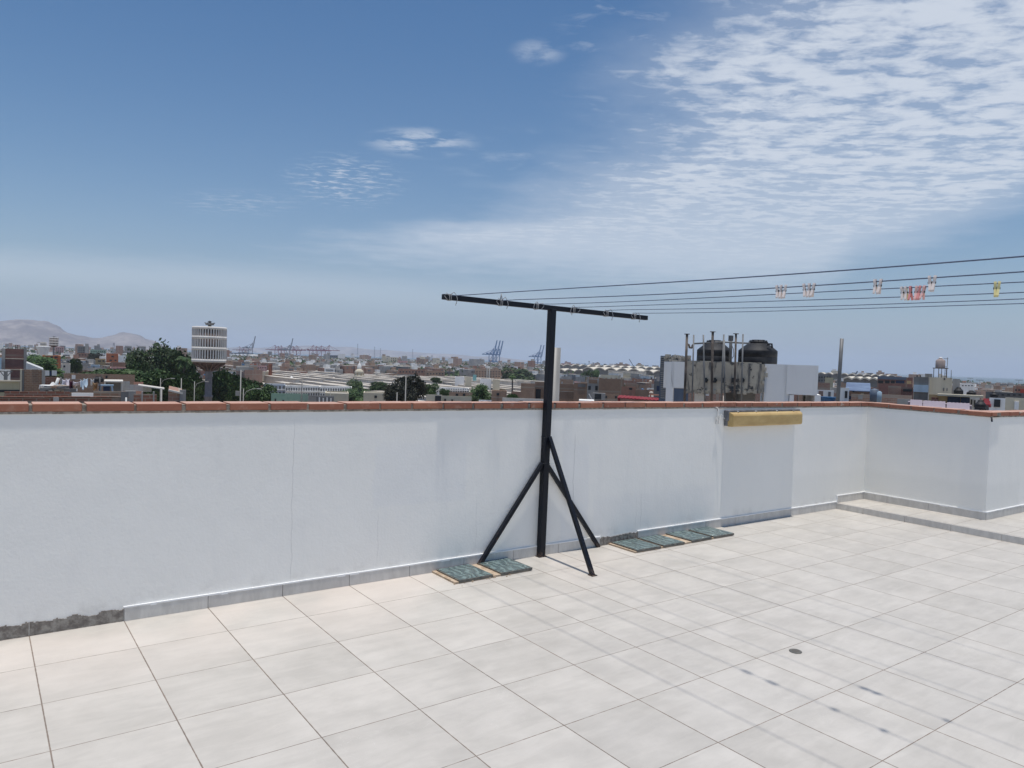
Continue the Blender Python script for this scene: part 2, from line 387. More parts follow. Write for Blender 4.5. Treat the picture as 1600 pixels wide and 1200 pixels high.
def wall_along(name, p0, p1, zt0, zt1, thick, label, z0, clip=None, jit=.0, face_side=1):
    """parapet from p0 to p1 (front face line), thickness away from the terrace, brick coping on top"""
    p0, p1 = Vector((*p0, 0)), Vector((*p1, 0)); L = (p1-p0).length; a = math.atan2(p1.y-p0.y, p1.x-p0.x)
    root = empty(name, p0, a); tag(root, label, 'parapet wall')
    w = MB(); k = len(w.v); n = 24
    for i in range(n+1):
        x = L*i/n; zt = zt0+(zt1-zt0)*i/n
        for (yy, z) in ((0, z0), (thick, z0), (thick, zt), (0, zt)): w.v.append((x, yy, z))
    for i in range(n):
        A = 4*i
        for q in range(4):
            w.f.append((A+q, A+4+q, A+4+(q+1) % 4, A+(q+1) % 4)); w.mi.append(0); w.sm.append(False)
    w.f += [(3, 2, 1, 0), tuple(4*n+q for q in range(4))]; w.mi += [0, 0]; w.sm += [False, False]
    w.build('plaster_face', M_WALL, root)
    return root, L, a
def coping(root, L, zt0, zt1, thick, y0=-.004, width=.18, seed=1, start=0., holes=()):
    rr = random.Random(seed); c = MB(); m = MB(); x = start; bw = .232; sl = (zt1-zt0)/L
    while x < L-.02:
        e = min(x+bw+rr.uniform(-.006, .006), L); j = rr.uniform(-.0012, .0012); jz = rr.uniform(-.002, .003)
        zc = zt0+sl*(x+e)/2
        c.box(((x+e)/2, y0+width/2+j, zc+.006+.0225+jz), (e-x, width, .043), rr.uniform(-.002, .002))
        x = e+rr.choice((.012, .016, .022, .028))
    n = 40
    for i in range(n):
        xa, xb = L*i/n, L*(i+1)/n; zc = zt0+sl*(xa+xb)/2
        m.box(((xa+xb)/2, y0+width/2, zc+.022), (xb-xa, width-.018, .040), 0)
        m.box(((xa+xb)/2, .001+(thick)/2, zc+.002), (xb-xa, thick+.012, .012), 0)
    m.build('mortar_bed', M_MORTAR, root)
    return c.build('coping_brick_course', M_CAP, root, bev=.004)
def skirting(root, L, z0, h, segs, dark=()):
    """segs: list of x positions of the joints"""
    for dk in (False, True):
        s = MB(); any_ = False
        for i in range(len(segs)-1):
            if (i in dark) != dk: continue
            any_ = True
            if dk:                                        # bare adhesive with a broken upper edge
                rg = random.Random(i); x = segs[i]+.002; hh_ = .9
                while x < segs[i+1]-.002:
                    e = min(x+rg.uniform(.006, .02), segs[i+1]-.002); hh_ = min(1.04, max(.66, hh_+rg.uniform(-.09, .09)+(.93-hh_)*.25)); s.span(x, e, -.005+rg.uniform(-.0015, .0015), .0, z0, z0+h*hh_); x = e
            else: s.span(segs[i]+.0015, segs[i+1]-.0015, -.009, .0, z0, z0+h+(.004 if i % 3 == 1 else 0))
        if any_: s.build('skirting' if not dk else 'bare_skirting', M_SKIRTD if dk else M_SKIRT, root, bev=0 if dk else .0015)
    s = MB(); rr = random.Random(5); x = segs[0]
    while x < segs[-1]:                                   # ragged lip of thick white paint over the tiles
        e = x+rr.uniform(.02, .07); hh = rr.uniform(.001, .004)+(.005 if rr.random() < .05 else 0)
        if not any(segs[i]-.01 < (x+e)/2 < segs[i+1]+.01 for i in dark): s.span(x, min(e, segs[-1]), -.0105, .0, z0+h-hh, z0+h+.006)
        x = e
    s.build('paint_edge', M_LINE, root)

root, L, a = wall_along('parapet_wall', (-6, WY(-6)), (BX+.14, WY(BX+.14)), 1.215, 1.150, .15, 'long white parapet wall with red brick coping running behind the black pole', -.05)
LONG = root
coping(root, L, 1.215, 1.150, .15, seed=3, start=-.08)
js = [6+.45*k for k in range(-6, 17)]                      # local x of joints (origin at x=-6)
js = [j for j in js if j < 6+STEPX] + [6+STEPX-.004]
dk = [i for i in range(len(js)-1) if (js[i]-6) < .02 or abs(js[i]-6-4.05) < .01]
skirting(root, L, 0, .078, js, dk)
s = MB(); s.span(6+STEPX, 6+BX-.002, -.009, 0, STEPZ, STEPZ+.08); s.build('skirting', M_SKIRT, root, bev=.0015)
s = MB(); s.span(6+STEPX, 6+BX-.002, -.0105, 0, STEPZ+.079, STEPZ+.085); s.span(6+STEPX-.004, 6+STEPX+.004, -.0105, 0, STEPZ, STEPZ+.085); s.build('paint_edge', M_LINE, root)

# short return wall facing left, then the wall that goes off to the right
y_in = WY(BX)
root, L, a = wall_along('return_wall', (BX, y_in), (BX, BY), 1.150, 1.136, .15, 'short white return wall beside the raised strip, with brick coping', -.05)
coping(root, L+.02, 1.150, 1.136, .15, seed=5, width=.21, start=.0)
skirting(root, L, STEPZ, .08, [0.0, .28, .73, L])
root2, L2, a2 = wall_along('right_wall', (BX, BY), (14, BY-.10), 1.1355, 1.09, .15, 'white parapet wall running out of the photo on the right', -.05)
coping(root2, L2, 1.136, 1.09, .15, seed=8, width=.21, start=-.022)
skirting(root2, L2, STEPZ, .08, [0.0, .13]+[.13+.45*k for k in range(1, 13)])

# step riser tiles
rs = MB(); y = WY(STEPX)-.002; js = [y, y-.31]; 
while js[-1] > -9.3: js.append(js[-1]-.45)
for i in range(len(js)-1): rs.span(STEPX-.009, STEPX, js[i]-.0015, js[i+1]+.0015, .001, STEPZ-.001)
rs.build('step_edge_tiles', M_SKIRT, o, bev=.0015)

# hook under the corner of the coping
hk = MB(); hk.tube([(BX-.02, BY-.015, 1.135), (BX-.02, BY-.02, 1.105), (BX-.045, BY-.03, 1.095), (BX-.055, BY-.03, 1.11)], .008, 8)
tag(hk.build('wall_hook', M_BLACK), 'small dark bent hook under the outer corner of the brick coping', 'hook')

# ------------------------------------------------------------------ clothesline frame
def line_frame(x, y, flip=1):
    root = empty('clothesline_frame', (x, y, 0)); lx = .026
    p = MB(); p.bar((0, 0, 0), (lx, 0, 1.965), .052, .052); p.build('post', M_BLACK, root, bev=.003)
    c = MB(); c.bar((-.974, 0, 1.986), (1.094, 0, 1.962), .038, .038); c.build('crossarm', M_BLACK, root, bev=.003)
    for (a0, a1, nm) in (((-.02, .0, .745), (-.582, .018, .0), 'brace'), ((.02, 0, .745), (.622, -.004, .0), 'brace'), ((.028, -.02, .955), (.010, -.597*flip, .0), 'brace')):
        b_ = MB(); b_.bar(a0, a1, .03, .03); b_.build(nm, M_BLACK, root, bev=.002)
    for z in (.745, .955, 1.962):
        w_ = MB(); rr_ = random.Random(int(z*100)); cx_ = lx*z/1.965; k_ = .0265 if z < 1.9 else .0215
        w_.tube([(cx_+k_*a_, k_*b_, z+rr_.uniform(-.003, .003)) for a_, b_ in ((-1, -1), (-.3, -1), (.4, -1), (1, -1), (1, -.2), (1, 1), (.2, 1), (-1, 1), (-1, .1), (-1, -1))], [rr_.uniform(.0025, .0042) for _ in range(10)], 6)
        w_.build('weld_bead', M_BLACK, root)
    f = MB(); f.box((.010, -.597*flip, .003), (.05, .05, .006)); f.build('foot_plate', M_BLACK, root)
    f = MB(); f.box((0, 0, .003), (.075, .06, .006)); f.build('foot_plate', M_BLACK, root)
    return root
PX, PY = 3.402, -.072
fr = line_frame(PX, PY); tag(fr, 'black painted steel T-shaped clothesline post with three braces against the white wall', 'clothesline post')
fr2 = line_frame(PX, -8.2, -1); tag(fr2, 'black steel T-shaped clothesline post holding the far ends of the lines', 'clothesline post')

LX = [2.478, 2.926, 3.267, 3.641, 4.009, 4.334]
def line_z(y): return 1.995-.050*(1-((y+4.13)/4.07)**2)
names = ['grey washing line tied at the left tip of the crossarm, topmost and empty', 'washing line second from the top, carrying the pale pegs', 'washing line third from the top, carrying the red and pink pegs',
         'empty washing line tied just right of the post, fourth from the top', 'empty washing line second from the bottom at the right edge', 'lowest washing line, tied at the right tip of the crossarm']
for i, x in enumerate(LX):
    r = MB(); pts = []
    for k in range(41):
        y = PY+(-8.2-PY)*k/40; pts.append((x, y, line_z(y)+.004*math.sin(i*2+k*.3)*(0 < k < 40)))
    r.tube(pts, 0.0023 if i > 1 else .0027, 6)
    ro = r.build('washing_line', M_ROPE); tag(ro, names[i], 'clothesline', 'washing lines tied to the crossarm')
    rr = random.Random(40+i); zc = 1.986-.0116*(x-PX+.974)
    for yy in (PY, -8.2):
        k = MB()
        for q in range(2):                                   # turns of cord round the square bar
            xx = x-.008+.014*q; h = .0215
            k.tube([(xx, yy-h, zc-h), (xx+.002, yy-h, zc+h), (xx+.005, yy+h, zc+h), (xx+.006, yy+h, zc-h), (xx, yy-h, zc-h)], .003, 6)
        # loose tail and loop
        s = rr.choice((-1, 1)); ln = rr.uniform(.03, .075)
        k.tube([(x, yy-.028, zc+.02), (x+s*.02, yy-.035, zc+.03+rr.uniform(0, .012)), (x+s*.04, yy-.035, zc+.018), (x+s*.05, yy-.035, zc-.012), (x+s*.035, yy-.037, zc-ln)], .0028, 6)
        k.tube([(x-.02, yy-.03, zc+.012), (x-.04*s, yy-.035, zc+.028), (x-.055*s, yy-.03, zc+.005), (x-.03*s, yy-.03, zc-.02)], .0028, 6)
        if i == 1: k.tube([(x, yy, zc+.02), (x+.002, yy-.01, zc+.065), (x+.003, yy-.02, zc+.02)], .004, 6)
        k.build('knot', M_KNOT, ro)

def make_peg(m, m2):
    root = empty('clothes_peg')
    for s in (-1, 1):
        h = MB(); pts = [(0.0035*s, 0, .016), (.006*s, 0, .006), (.0042*s, 0, -.006), (.005*s, 0, -.022), (.0155*s, 0, -.053), (.015*s, 0, -.058)]
        for a_, b_ in zip(pts, pts[1:]): h.bar(a_, b_, .0125, .0035, up=Vector((1, 0, 0)))
        h.build('peg_half', m if s < 0 else m2, root)
    c = MB(); c.tube([(-.001, -.009, -.017), (-.001, .009, -.017)], .0055, 8); c.build('spring', M_SPRING, root)
    return root
peg_src = {}
def peg(kind, x, y, tilt, label, group):
    if kind not in peg_src:
        m = {'w': (M_WHITEPIN, M_WHITEPIN), 'y': (M_YELPIN, M_YELPIN), 'r': (M_REDPIN, M_REDPIN), 'p': (M_PINKPIN, M_PINKPIN), 'wy': (M_WHITEPIN, M_YELPIN)}[kind]
        o = peg_src[kind] = make_peg(*m)
    else: o = copy_tree(peg_src[kind])
    o.location = (x, y, line_z(y)-.004); o.rotation_euler = (tilt, 0, random.uniform(-.35, .35)+.1); o.scale = (.86, .82, .88)
    tag(o, label, 'clothes peg', group)
gA = 'pegs on the second washing line'; gB = 'pegs on the third washing line'
nm3 = ['first', 'middle', 'last']
for k, dy in enumerate((-.022, 0, .024)): peg('w', 2.926, -2.45+dy*-1, (k-1)*.16, f'pale plastic peg, {nm3[k]} of the trio hanging nearest the post', gA)
for k, dy in enumerate((-.026, 0, .024)): peg('w', 2.926, -2.60-dy, (k-1)*.2, f'pale pinkish peg, {nm3[k]} of the second trio from the post', gA)
for k, dy in enumerate((-.01, .014)): peg('w', 2.926, -2.925-dy, (-.1, .16)[k], ('whitish peg on the left of the lone pair above the red pegs', 'whitish peg on the right of the lone pair left of the red pegs')[k], gA)
for k, dy in enumerate((-.008, .012)): peg('w', 2.926, -3.15-dy, (-.12, .14)[k], ('pale peg, left one of the pair just right of the red pegs', 'pale peg, right one of the pair just right of the red pegs')[k], gA)
for k, (kd, dy, lb) in enumerate((('w', -.045, 'milky white peg at the left end of the red and pink bunch'), ('wy', -.027, 'half white half yellow peg in the red and pink bunch'), ('r', -.006, 'red peg right beside the yellowish one in the bunch'),
                                  ('p', .02, 'pink peg in the middle of the red bunch'), ('r', .035, 'second red peg, in the right half of the bunch'), ('p', .055, 'pink peg at the right end of the bunch'))):
    peg(kd, 3.267, -2.91-dy, (k-2.5)*.09, lb, gB)
for k, dy in enumerate((-.006, .008)): peg('y', 3.267, -3.262-dy, (-.05, .1)[k], ('yellow peg in front of the lone pair near the right edge', 'yellow peg behind in the lone pair near the right edge')[k], gB)

# ------------------------------------------------------------------ lamp on the wall
lr = empty('batten_lamp', (6.23, WY(6.23), 1.06), -.0183); tag(lr, 'yellowed emergency batten lamp fixed to the white wall under the coping', 'wall lamp')
def trapz(x0, x1, prof, inset):                        # prof: list (y,z) ring; ends inset
    b = MB(); k = len(b.v); n = len(prof)
    ymin = min(p[0] for p in prof)
    for xs in ((x0, 1), (x1, -1)):
        for (yy, z) in prof: b.v.append((xs[0]+xs[1]*inset*((-yy)/(-ymin)), yy, z))
    b.f.append(tuple(range(n))); b.f.append(tuple(reversed(range(n, 2*n))))
    for j in range(n): b.f.append((j, n+j, n+(j+1) % n, (j+1) % n))
    b.mi += [0]*(n+2); b.sm += [False]*(n+2); return b
bd = MB(); bd.span(-.63, .535, -.060, -.002, -.02, .082); bd.build('housing', M_LAMPBODY, lr, bev=.006)
pr = [(-.045, -.075), (-.045, .062), (-.07, .062), (-.095, .048), (-.104, .030), (-.104, -.058), (-.094, -.075)]
df = trapz(-.635, .545, pr, .03); df.build('diffuser', M_DIFF, lr, bev=.007)
bp = MB(); bp.span(-.62, .525, -.046, -.002, -.07, -.022); bp.build('rear_plate', M_LAMPBODY, lr)
for x in (-.50, -.22, .12, .40):
    s = MB(); s.tube([(x, -.066, .06), (x, -.066, .074)], .012, 10); s.build('screw', M_STEEL, lr)
wr = MB(); wr.tube([(-.74, -.004, .10), (-.735, -.02, .10), (-.735, -.02, .04), (-.755, -.02, .0), (-.765, -.02, -.05)], .004, 6)
wr.tube([(-.735, -.02, .045), (-.71, -.02, .01), (-.70, -.03, .04), (-.67, -.05, .0)], .004, 6); wr.tube([(-.735, -.02, .04), (-.72, -.02, .0), (-.725, -.02, -.05)], .004, 6)
wr.build('wire', M_WHITEWIRE, lr); bk = MB(); bk.tube([(-.78, -.003, .108), (-.63, -.02, .108)], .003, 6); bk.tube([(-.74, -.008, .108), (-.735, -.02, .06)], .003, 6); bk.build('bracket_wire', M_STEEL, lr)

# ------------------------------------------------------------------ glass skylight pavers beside the skirting
def pavers(x0, xs, y0, y1, label_list, bedlabel, group):
    bed = MB(); bed.span(x0, xs[-1][1]-.02, y0+.015, y1+.004, -.01, .013)
    bo = bed.build('cement_bed', M_MORTARL); tag(bo, bedlabel, 'cement bed')
    for k, ((a_, b_), lb) in enumerate(zip(xs, label_list)):
        rt_ = empty('glass_paver', ((a_+b_)/2, (y0+y1)/2, .006), random.uniform(-.02, .02)); tag(rt_, lb, 'glass paver', group)
        w, dp = b_-a_, y0-y1
        g = MB(); g.box((0, 0, .009), (w, dp, .018)); g.build('rim', M_GEDGE, rt_, bev=.002)
        g = MB(); g.box((0, 0, .0165), (w-.014, dp-.014, .008)); g.build('glass', M_GLASS, rt_, bev=.002)
        # crumbs of mortar round the tile
    return bo
pavers(2.43, [(2.46, 2.745), (2.815, 3.10)], -.045, -.355, ['bluish glass paver left of the foot of the left brace', 'bluish glass paver between the left brace and the post'], 'rough tan cement bed under the pair of glass pavers left of the post', 'glass pavers set beside the wall')
pavers(4.15, [(4.17, 4.455), (4.49, 4.755), (4.85, 5.12), (5.155, 5.44)], -.075, -.385, ['leftmost glass paver of the row of four', 'second glass paver from the left in the row of four', 'third glass paver from the left in the row of four', 'rightmost glass paver of the row of four'], 'rough tan cement bed under the row of four glass pavers', 'glass pavers set beside the wall')
crm = MB(); rr = random.Random(9)
for k in range(46):
    x = rr.choice((rr.uniform(2.42, 3.15), rr.uniform(4.12, 5.4))); y = rr.choice((-.36, -.38, -.025))+rr.gauss(0, .012); s_ = rr.uniform(.003, .009)
    crm.box((x, y, s_*.4), (s_*2, s_*1.4, s_), rr.random()*3)
tag(crm.build('mortar_crumbs', M_MORTARL), 'crumbs of dried cement around the glass pavers', 'crumbs', kind='stuff')

# ------------------------------------------------------------------ floor drain and vent pipe
dr = empty('floor_drain', (3.42, -2.311, 0)); tag(dr, 'small round metal floor drain set in the terrace tiles', 'drain')
q = MB(); q.lathe([(.026, 0), (.034, 0), (.034, .003), (.031, .004), (.026, .0035)], n=28); q.build('rim', M_GEDGE, dr)
q = MB(); q.lathe([(.0255, 0), (.0255, .0022)], n=24); q.build('dark_interior_disc', mat('drain_dark', (.03, .028, .025), .6), dr)  # solid disc coloured dark for the shaded inside of the drain
q = MB()
for k in range(-2, 3): q.box((k*.0085, 0, .0030), (.0035, .046-abs(k)*.007, .0015))
q.build('bars', mat('drain_bar', (.10, .085, .07), .6), dr, rz=.6)
vp = MB(); vp.lathe([(.046, -1.3), (.046, 1.672), (.038, 1.672), (.038, 1.5)], n=28)
o = vp.build('vent_pipe', M_PVC, loc=(3.735, .24, 0)); tag(o, 'grey plastic vent pipe standing just behind the parapet beside the black post', 'pipe')
# ================================================================== THE CITY BEYOND THE PARAPET
def far(name, c1, c2, scale=.35, rough=.9, lo=.3, hi=.7, rnd=.0, bump=0):
    def fn(t, b):
        p = objc(t); n = t.noise(p, scale, 6., .65)
        n2 = t.noise(t.vm('MULTIPLY', p, (3., 3., .35)), scale*2, 4., .6)
        c = t.mix(t.step(n, lo, hi), c1, c2)
        c = t.mix(t.step(n2, .5, .75, 0., .35), c, tuple(v*.6 for v in c1))
        if rnd:
            g = t.m('MULTIPLY_ADD', orand(t), rnd, 1-rnd/2)
            c = t.vm('SCALE', c, g)
        t.put(b.inputs['Base Color'], c)
    return mat(name, rough=rough, fn=fn, spec=.2)
def f_brick(c1, c2, mort, rnd=0.):
    def fn(t, b):
        p = objc(t); x, y, z = t.sep(p)
        q = t.comb(t.m('ADD', x, y), z, 0.)
        br = t.add('ShaderNodeTexBrick'); t.put(br.inputs['Vector'], q)
        br.inputs['Scale'].default_value = 1.; br.inputs['Brick Width'].default_value = .26; br.inputs['Row Height'].default_value = .12
        br.inputs['Mortar Size'].default_value = .012; br.inputs['Bias'].default_value = 0.
        t.put(br.inputs['Color1'], (*c1, 1)); t.put(br.inputs['Color2'], (*c2, 1)); t.put(br.inputs['Mortar'], (*mort, 1))
        n = t.noise(p, .5, 6., .65)
        c = t.mix(t.step(n, .4, .75, 0., .55), br.outputs[0], tuple(v*.55+.03 for v in c1))
        n3 = t.noise(t.vm('MULTIPLY', p, (1., 1., .2)), 1.4, 4., .6)
        c = t.mix(t.step(n3, .5, .8, 0., .4), c, mort)
        fl_ = t.m('ABSOLUTE', t.m('SUBTRACT', t.m('FRACT', t.m('DIVIDE', t.m('ADD', z, .6), 2.75)), .5)); cl_ = t.m('ABSOLUTE', t.m('SUBTRACT', t.m('FRACT', t.m('DIVIDE', t.m('ADD', t.m('ADD', x, t.m('MULTIPLY', y, 1.3)), 91.), 3.7)), .5))
        beam = t.m('MAXIMUM', t.step(fl_, .455, .465), t.step(cl_, .465, .472))
        c = t.mix(t.m('MULTIPLY', beam, t.step(n, .3, .5, .35, .8)), c, tuple(v*.95 for v in mort))
        if rnd: c = t.vm('SCALE', c, t.m('MULTIPLY_ADD', orand(t), rnd, 1-rnd/2))
        t.put(b.inputs['Base Color'], c)
    return fn
B_RED = mat('red_brick', rough=.9, fn=f_brick((.31, .14, .095), (.24, .11, .075), (.33, .27, .22), .35), spec=.15)
B_BRN = mat('brown_brick', rough=.9, fn=f_brick((.33, .205, .14), (.26, .16, .11), (.36, .30, .24), .35), spec=.15)
B_DRK = mat('dark_brick', rough=.9, fn=f_brick((.22, .10, .085), (.17, .08, .07), (.25, .19, .16), .2), spec=.15)
B_PNK = mat('pinkish_brick', rough=.9, fn=f_brick((.40, .24, .18), (.34, .19, .145), (.40, .34, .28), .3), spec=.15)
F_WHT = far('whitewash', (.72, .71, .68), (.82, .81, .79), rnd=.12)
F_SHW = far('cool_white', (.80, .79, .775), (.88, .87, .85))
F_CRM = far('cream_render', (.52, .47, .36), (.62, .56, .44), rnd=.25)
F_OLV = far('olive_cream', (.40, .37, .25), (.48, .44, .31))
F_GRY = far('grey_concrete', (.27, .26, .25), (.38, .37, .35), rnd=.3)
F_DGR = far('dark_concrete', (.13, .13, .13), (.2, .2, .2), rnd=.3)
F_ORG = far('orange_render', (.42, .14, .07), (.5, .19, .1), rnd=.2)
F_RED = far('red_render', (.30, .05, .04), (.38, .08, .06), rnd=.3)
F_PNK = far('pink_render', (.46, .27, .26), (.55, .35, .33), rnd=.2)
F_BLU = far('pale_blue_render', (.30, .42, .52), (.40, .50, .60), rnd=.2)
F_GRN = far('green_render', (.20, .32, .24), (.3, .4, .32), rnd=.2)
F_OCH = far('ochre_render', (.40, .29, .16), (.48, .36, .21), rnd=.2)
F_ROOF = far('dusty_roof', (.36, .33, .28), (.56, .52, .46), rnd=.35)
F_ROOFL = far('pale_roof', (.50, .47, .42), (.62, .59, .54), rnd=.2)
F_DARK = mat('dark_opening', (.02, .022, .026), .4)
F_GLS = mat('window_glass', (.03, .045, .06), .15)
F_BLK = mat('black_polythene', rough=.6, spec=.25, fn=noisy((.012, .013, .016), (.03, .031, .034), 3., bump=0))
F_NAVY = mat('dark_blue_sheet', (.02, .035, .08), .6)
F_BLUE = mat('blue_plastic', (.03, .12, .26), .5)
F_TARP = mat('blue_tarpaulin', rough=.6, fn=noisy((.09, .13, .22), (.14, .20, .30), 1., bump=0))
F_STL = mat('galvanised_steel', rough=.5, fn=noisy((.10, .105, .11), (.20, .20, .20), 2., bump=0))
F_RUST = mat('rusty_steel', rough=.8, fn=noisy((.06, .05, .045), (.16, .13, .11), 4., bump=0))
F_LAV = far('lavender_sheet', (.26, .23, .27), (.34, .29, .33), 1.2)
F_SHEET = far('corrugated_sheet', (.50, .52, .52), (.62, .64, .64), 1.)
F_REDSH = far('red_sheet', (.20, .03, .04), (.28, .05, .06), 1.)
F_PEACH = far('peach_sheet', (.55, .28, .20), (.62, .34, .25), 1.)
F_SAND = far('sandy_ground', (.42, .33, .22), (.52, .42, .3), .02)
F_CBLU = mat('crane_blue', (.006, .12, .32), .6)
F_CPUR = mat('crane_maroon', (.20, .03, .07), .6)
F_CGRY = mat('crane_grey', (.10, .13, .18), .6)
def f_stain(t, b):
    p = objc(t); n = t.noise(p, 1.1, 6., .7); n2 = t.noise(t.vm('MULTIPLY', p, (2.2, 2.2, .35)), 1.6, 5., .65)
    c = t.mix(t.step(n, .35, .6), (.52, .47, .38), (.40, .36, .30)); c = t.mix(t.step(n2, .50, .60), c, (.15, .145, .14)); c = t.mix(t.step(t.noise(p, 2.6, 6., .7), .56, .62), c, (.08, .08, .08))
    t.l.new(c, b.inputs['Base Color'])
M_STAIN = mat('stained_concrete', rough=.95, fn=f_stain, spec=.1)

# ------------------------------------------------------------------ ground, sea, hills
def f_ground(t, b):
    p = wpos(t); n = t.noise(p, .02, 6., .6); n2 = t.noise(p, .15, 4., .6)
    c = t.mix(t.step(n, .35, .65), (.32, .28, .23), (.44, .39, .33)); c = t.mix(t.step(n2, .5, .65, 0., .5), c, (.22, .20, .18))
    t.l.new(c, b.inputs['Base Color'])
gm = MB(); cs = [P(-700, 560, 2650), P(-200, 560, 2500), P(300, 560, 2350), P(700, 560, 2300), P(900, 560, 2200), P(1050, 560, 1750), P(1300, 560, 1500), P(1480, 560, 1250), P(1640, 560, 1180), P(1900, 560, 1000), P(2600, 560, 900)]
back = [Vector((900, -900, 0)), Vector((-900, -900, 0))]
gm.prism([(p.x, p.y) for p in reversed(cs)] + [(-2600, -500), (-600, -900), (900, -900)], G-3, G)
tag(gm.build('ground', mat('ground_dust', rough=.95, fn=f_ground, spec=.1)), kind='structure')
def f_sea(t, b):
    n = t.noise(t.vm('MULTIPLY', wpos(t), (1, 1, 1)), .02, 6., .6); bumpn(t, b, n, .3, 2.)
sm = MB(); sm.face([(-14500, -14500, G-1.2), (14500, -14500, G-1.2), (14500, 14500, G-1.2), (-14500, 14500, G-1.2)])
tag(sm.build('sea_water', mat('sea', (.03, .07, .09), .35, fn=f_sea)), kind='structure')

def hill(name, D, pts, dep, seed, kc):
    """ridge whose crest follows real heights over a width; solid terrain mound"""
    m = MB(); rr = random.Random(seed); nx, ny = 90, 26; ph = [rr.uniform(0, 6) for _ in range(12)]
    def crest(px):
        for (a, ya), (b_, yb) in zip(pts, pts[1:]):
            if a <= px <= b_:
                u = (px-a)/(b_-a); u = u*u*(3-2*u); return ya+(yb-ya)*u
        return pts[0][1] if px < pts[0][0] else pts[-1][1]
    for j in range(ny+1):
        v = j/ny
        for i in range(nx+1):
            px = pts[0][0]+(pts[-1][0]-pts[0][0])*i/nx
            q = P(px, crest(px), D); prof = math.sin(math.pi*v)**.8
            rough = sum(math.sin(px*f*.11+ph[k]+v*7*f)*12/f for k, f in enumerate((1, 2.3, 4.1, 7.7, 13)))
            z = G-2+(max(q.z-G, 0))*prof+rough*prof*min(1, max(0, (q.z-G)/60))*(.25+abs(v-.5)*2)
            dr = (P(px, 560, 1)-CAM); dr.z = 0
            m.v.append((q.x+dr.x*(v-.5)*dep, q.y+dr.y*(v-.5)*dep, z))
    for j in range(ny):
        for i in range(nx):
            a_ = j*(nx+1)+i; m.f.append((a_, a_+1, a_+nx+2, a_+nx+1)); m.mi.append(0); m.sm.append(True)
    def fh(t, b):
        p = wpos(t); n = t.noise(p, .0035, 8., .7); n2 = t.noise(t.vm('MULTIPLY', p, (1, 1, 3)), .01, 5.)
        c = t.mix(t.step(n, .38, .62), (.12, .09, .085), (.30, .25, .22)); c = t.mix(t.step(n2, .5, .6, 0., .4), c, (.09, .075, .075))
        t.l.new(c, b.inputs['Base Color'])
    tag(m.build(name, mat(name+'_rock', rough=1., fn=fh, spec=.05)), kind='structure')
hill('island_hill', 7600, [(-260, 545), (-190, 530), (-100, 512), (-20, 503), (15, 500), (45, 499), (70, 501), (88, 508), (105, 519), (125, 524), (150, 529), (172, 524), (190, 519), (204, 521), (216, 522.5), (232, 530), (262, 541)], 1600, 4, 1)
hill('low_hill', 11500, [(250, 546), (330, 543), (420, 543), (480, 540), (540, 542), (600, 547), (680, 552), (760, 557), (860, 566)], 1200, 8, 1)

# ------------------------------------------------------------------ buildings
def win_mesh(px0, px1, py0, py1, D, root, inv, dpt, m=None, nm='window'):
    a_, b_ = P(px0, (py0+py1)/2, D), P(px1, (py0+py1)/2, D); zt, zb = P((px0+px1)/2, py0, D).z, P((px0+px1)/2, py1, D).z
    la, lb = inv @ a_, inv @ b_
    q = MB(); q.span(la.x, lb.x, -dpt, .05, zb-root.location.z, zt-root.location.z)
    return q.build(nm, m or F_DARK, root)
def bld(label, x0, x1, yt, D, dep, M, rot=0., wins=(), cat='building', name='house', roof=None, top=.25, group=None, y1=None, lintel=False, base=G, low=None):
    if low is None: low = 1.1 if D < 62 else (.5 if D < 130 else 0)
    xc = (x0+x1)/2; c = P(xc, yt, D); w = (P(x1, yt, D)-P(x0, yt, D)).length; h = c.z-base
    root = empty(name, (c.x, c.y, base), facing(xc)+rot); tag(root, label, cat, group)
    q = MB(); th = .18 if w > 3 else .08
    q.span(-w/2, w/2, 0, th, 0, h); q.span(-w/2, w/2, dep-th, dep, 0, h-low)
    q.span(-w/2, -w/2+th, th, dep-th, 0, h-low); q.span(w/2-th, w/2, th, dep-th, 0, h-low)
    q.build('wall', M, root)
    q = MB(); q.span(-w/2+th, w/2-th, th, dep-th, h-top-low-.15, h-top-low); q.build('roof', roof or F_ROOF, root)
    rm = Matrix.Rotation(facing(xc)+rot, 4, 'Z'); rm.translation = root.location; inv = rm.inverted()
    for wn in wins: win_mesh(*wn[:4], D, root, inv, wn[5] if len(wn) > 5 else .06, wn[4] if len(wn) > 4 else F_DARK)
    return root, w, h, inv
def part_box(root, inv, px0, px1, py0, py1, D, y0, y1, m, nm):
    """box on a building, px/py measured on its front plane, y0..y1 depth behind the front"""
    a_, b_ = inv @ P(px0, (py0+py1)/2, D), inv @ P(px1, (py0+py1)/2, D)
    zt, zb = P((px0+px1)/2, py0, D).z-root.location.z, P((px0+px1)/2, py1, D).z-root.location.z
    q = MB(); q.span(a_.x, b_.x, y0, y1, zb, zt); return q.build(nm, m, root)
def grid(x0, x1, y0, y1, nx, ny, fw=.5, fh=.5):
    r = []
    for i in range(nx):
        for j in range(ny):
            cx = x0+(x1-x0)*(i+.5)/nx; cy = y0+(y1-y0)*(j+.5)/ny; a_ = (x1-x0)/nx*fw/2; b_ = (y1-y0)/ny*fh/2
            r.append((cx-a_, cx+a_, cy-b_, cy+b_))
    return r
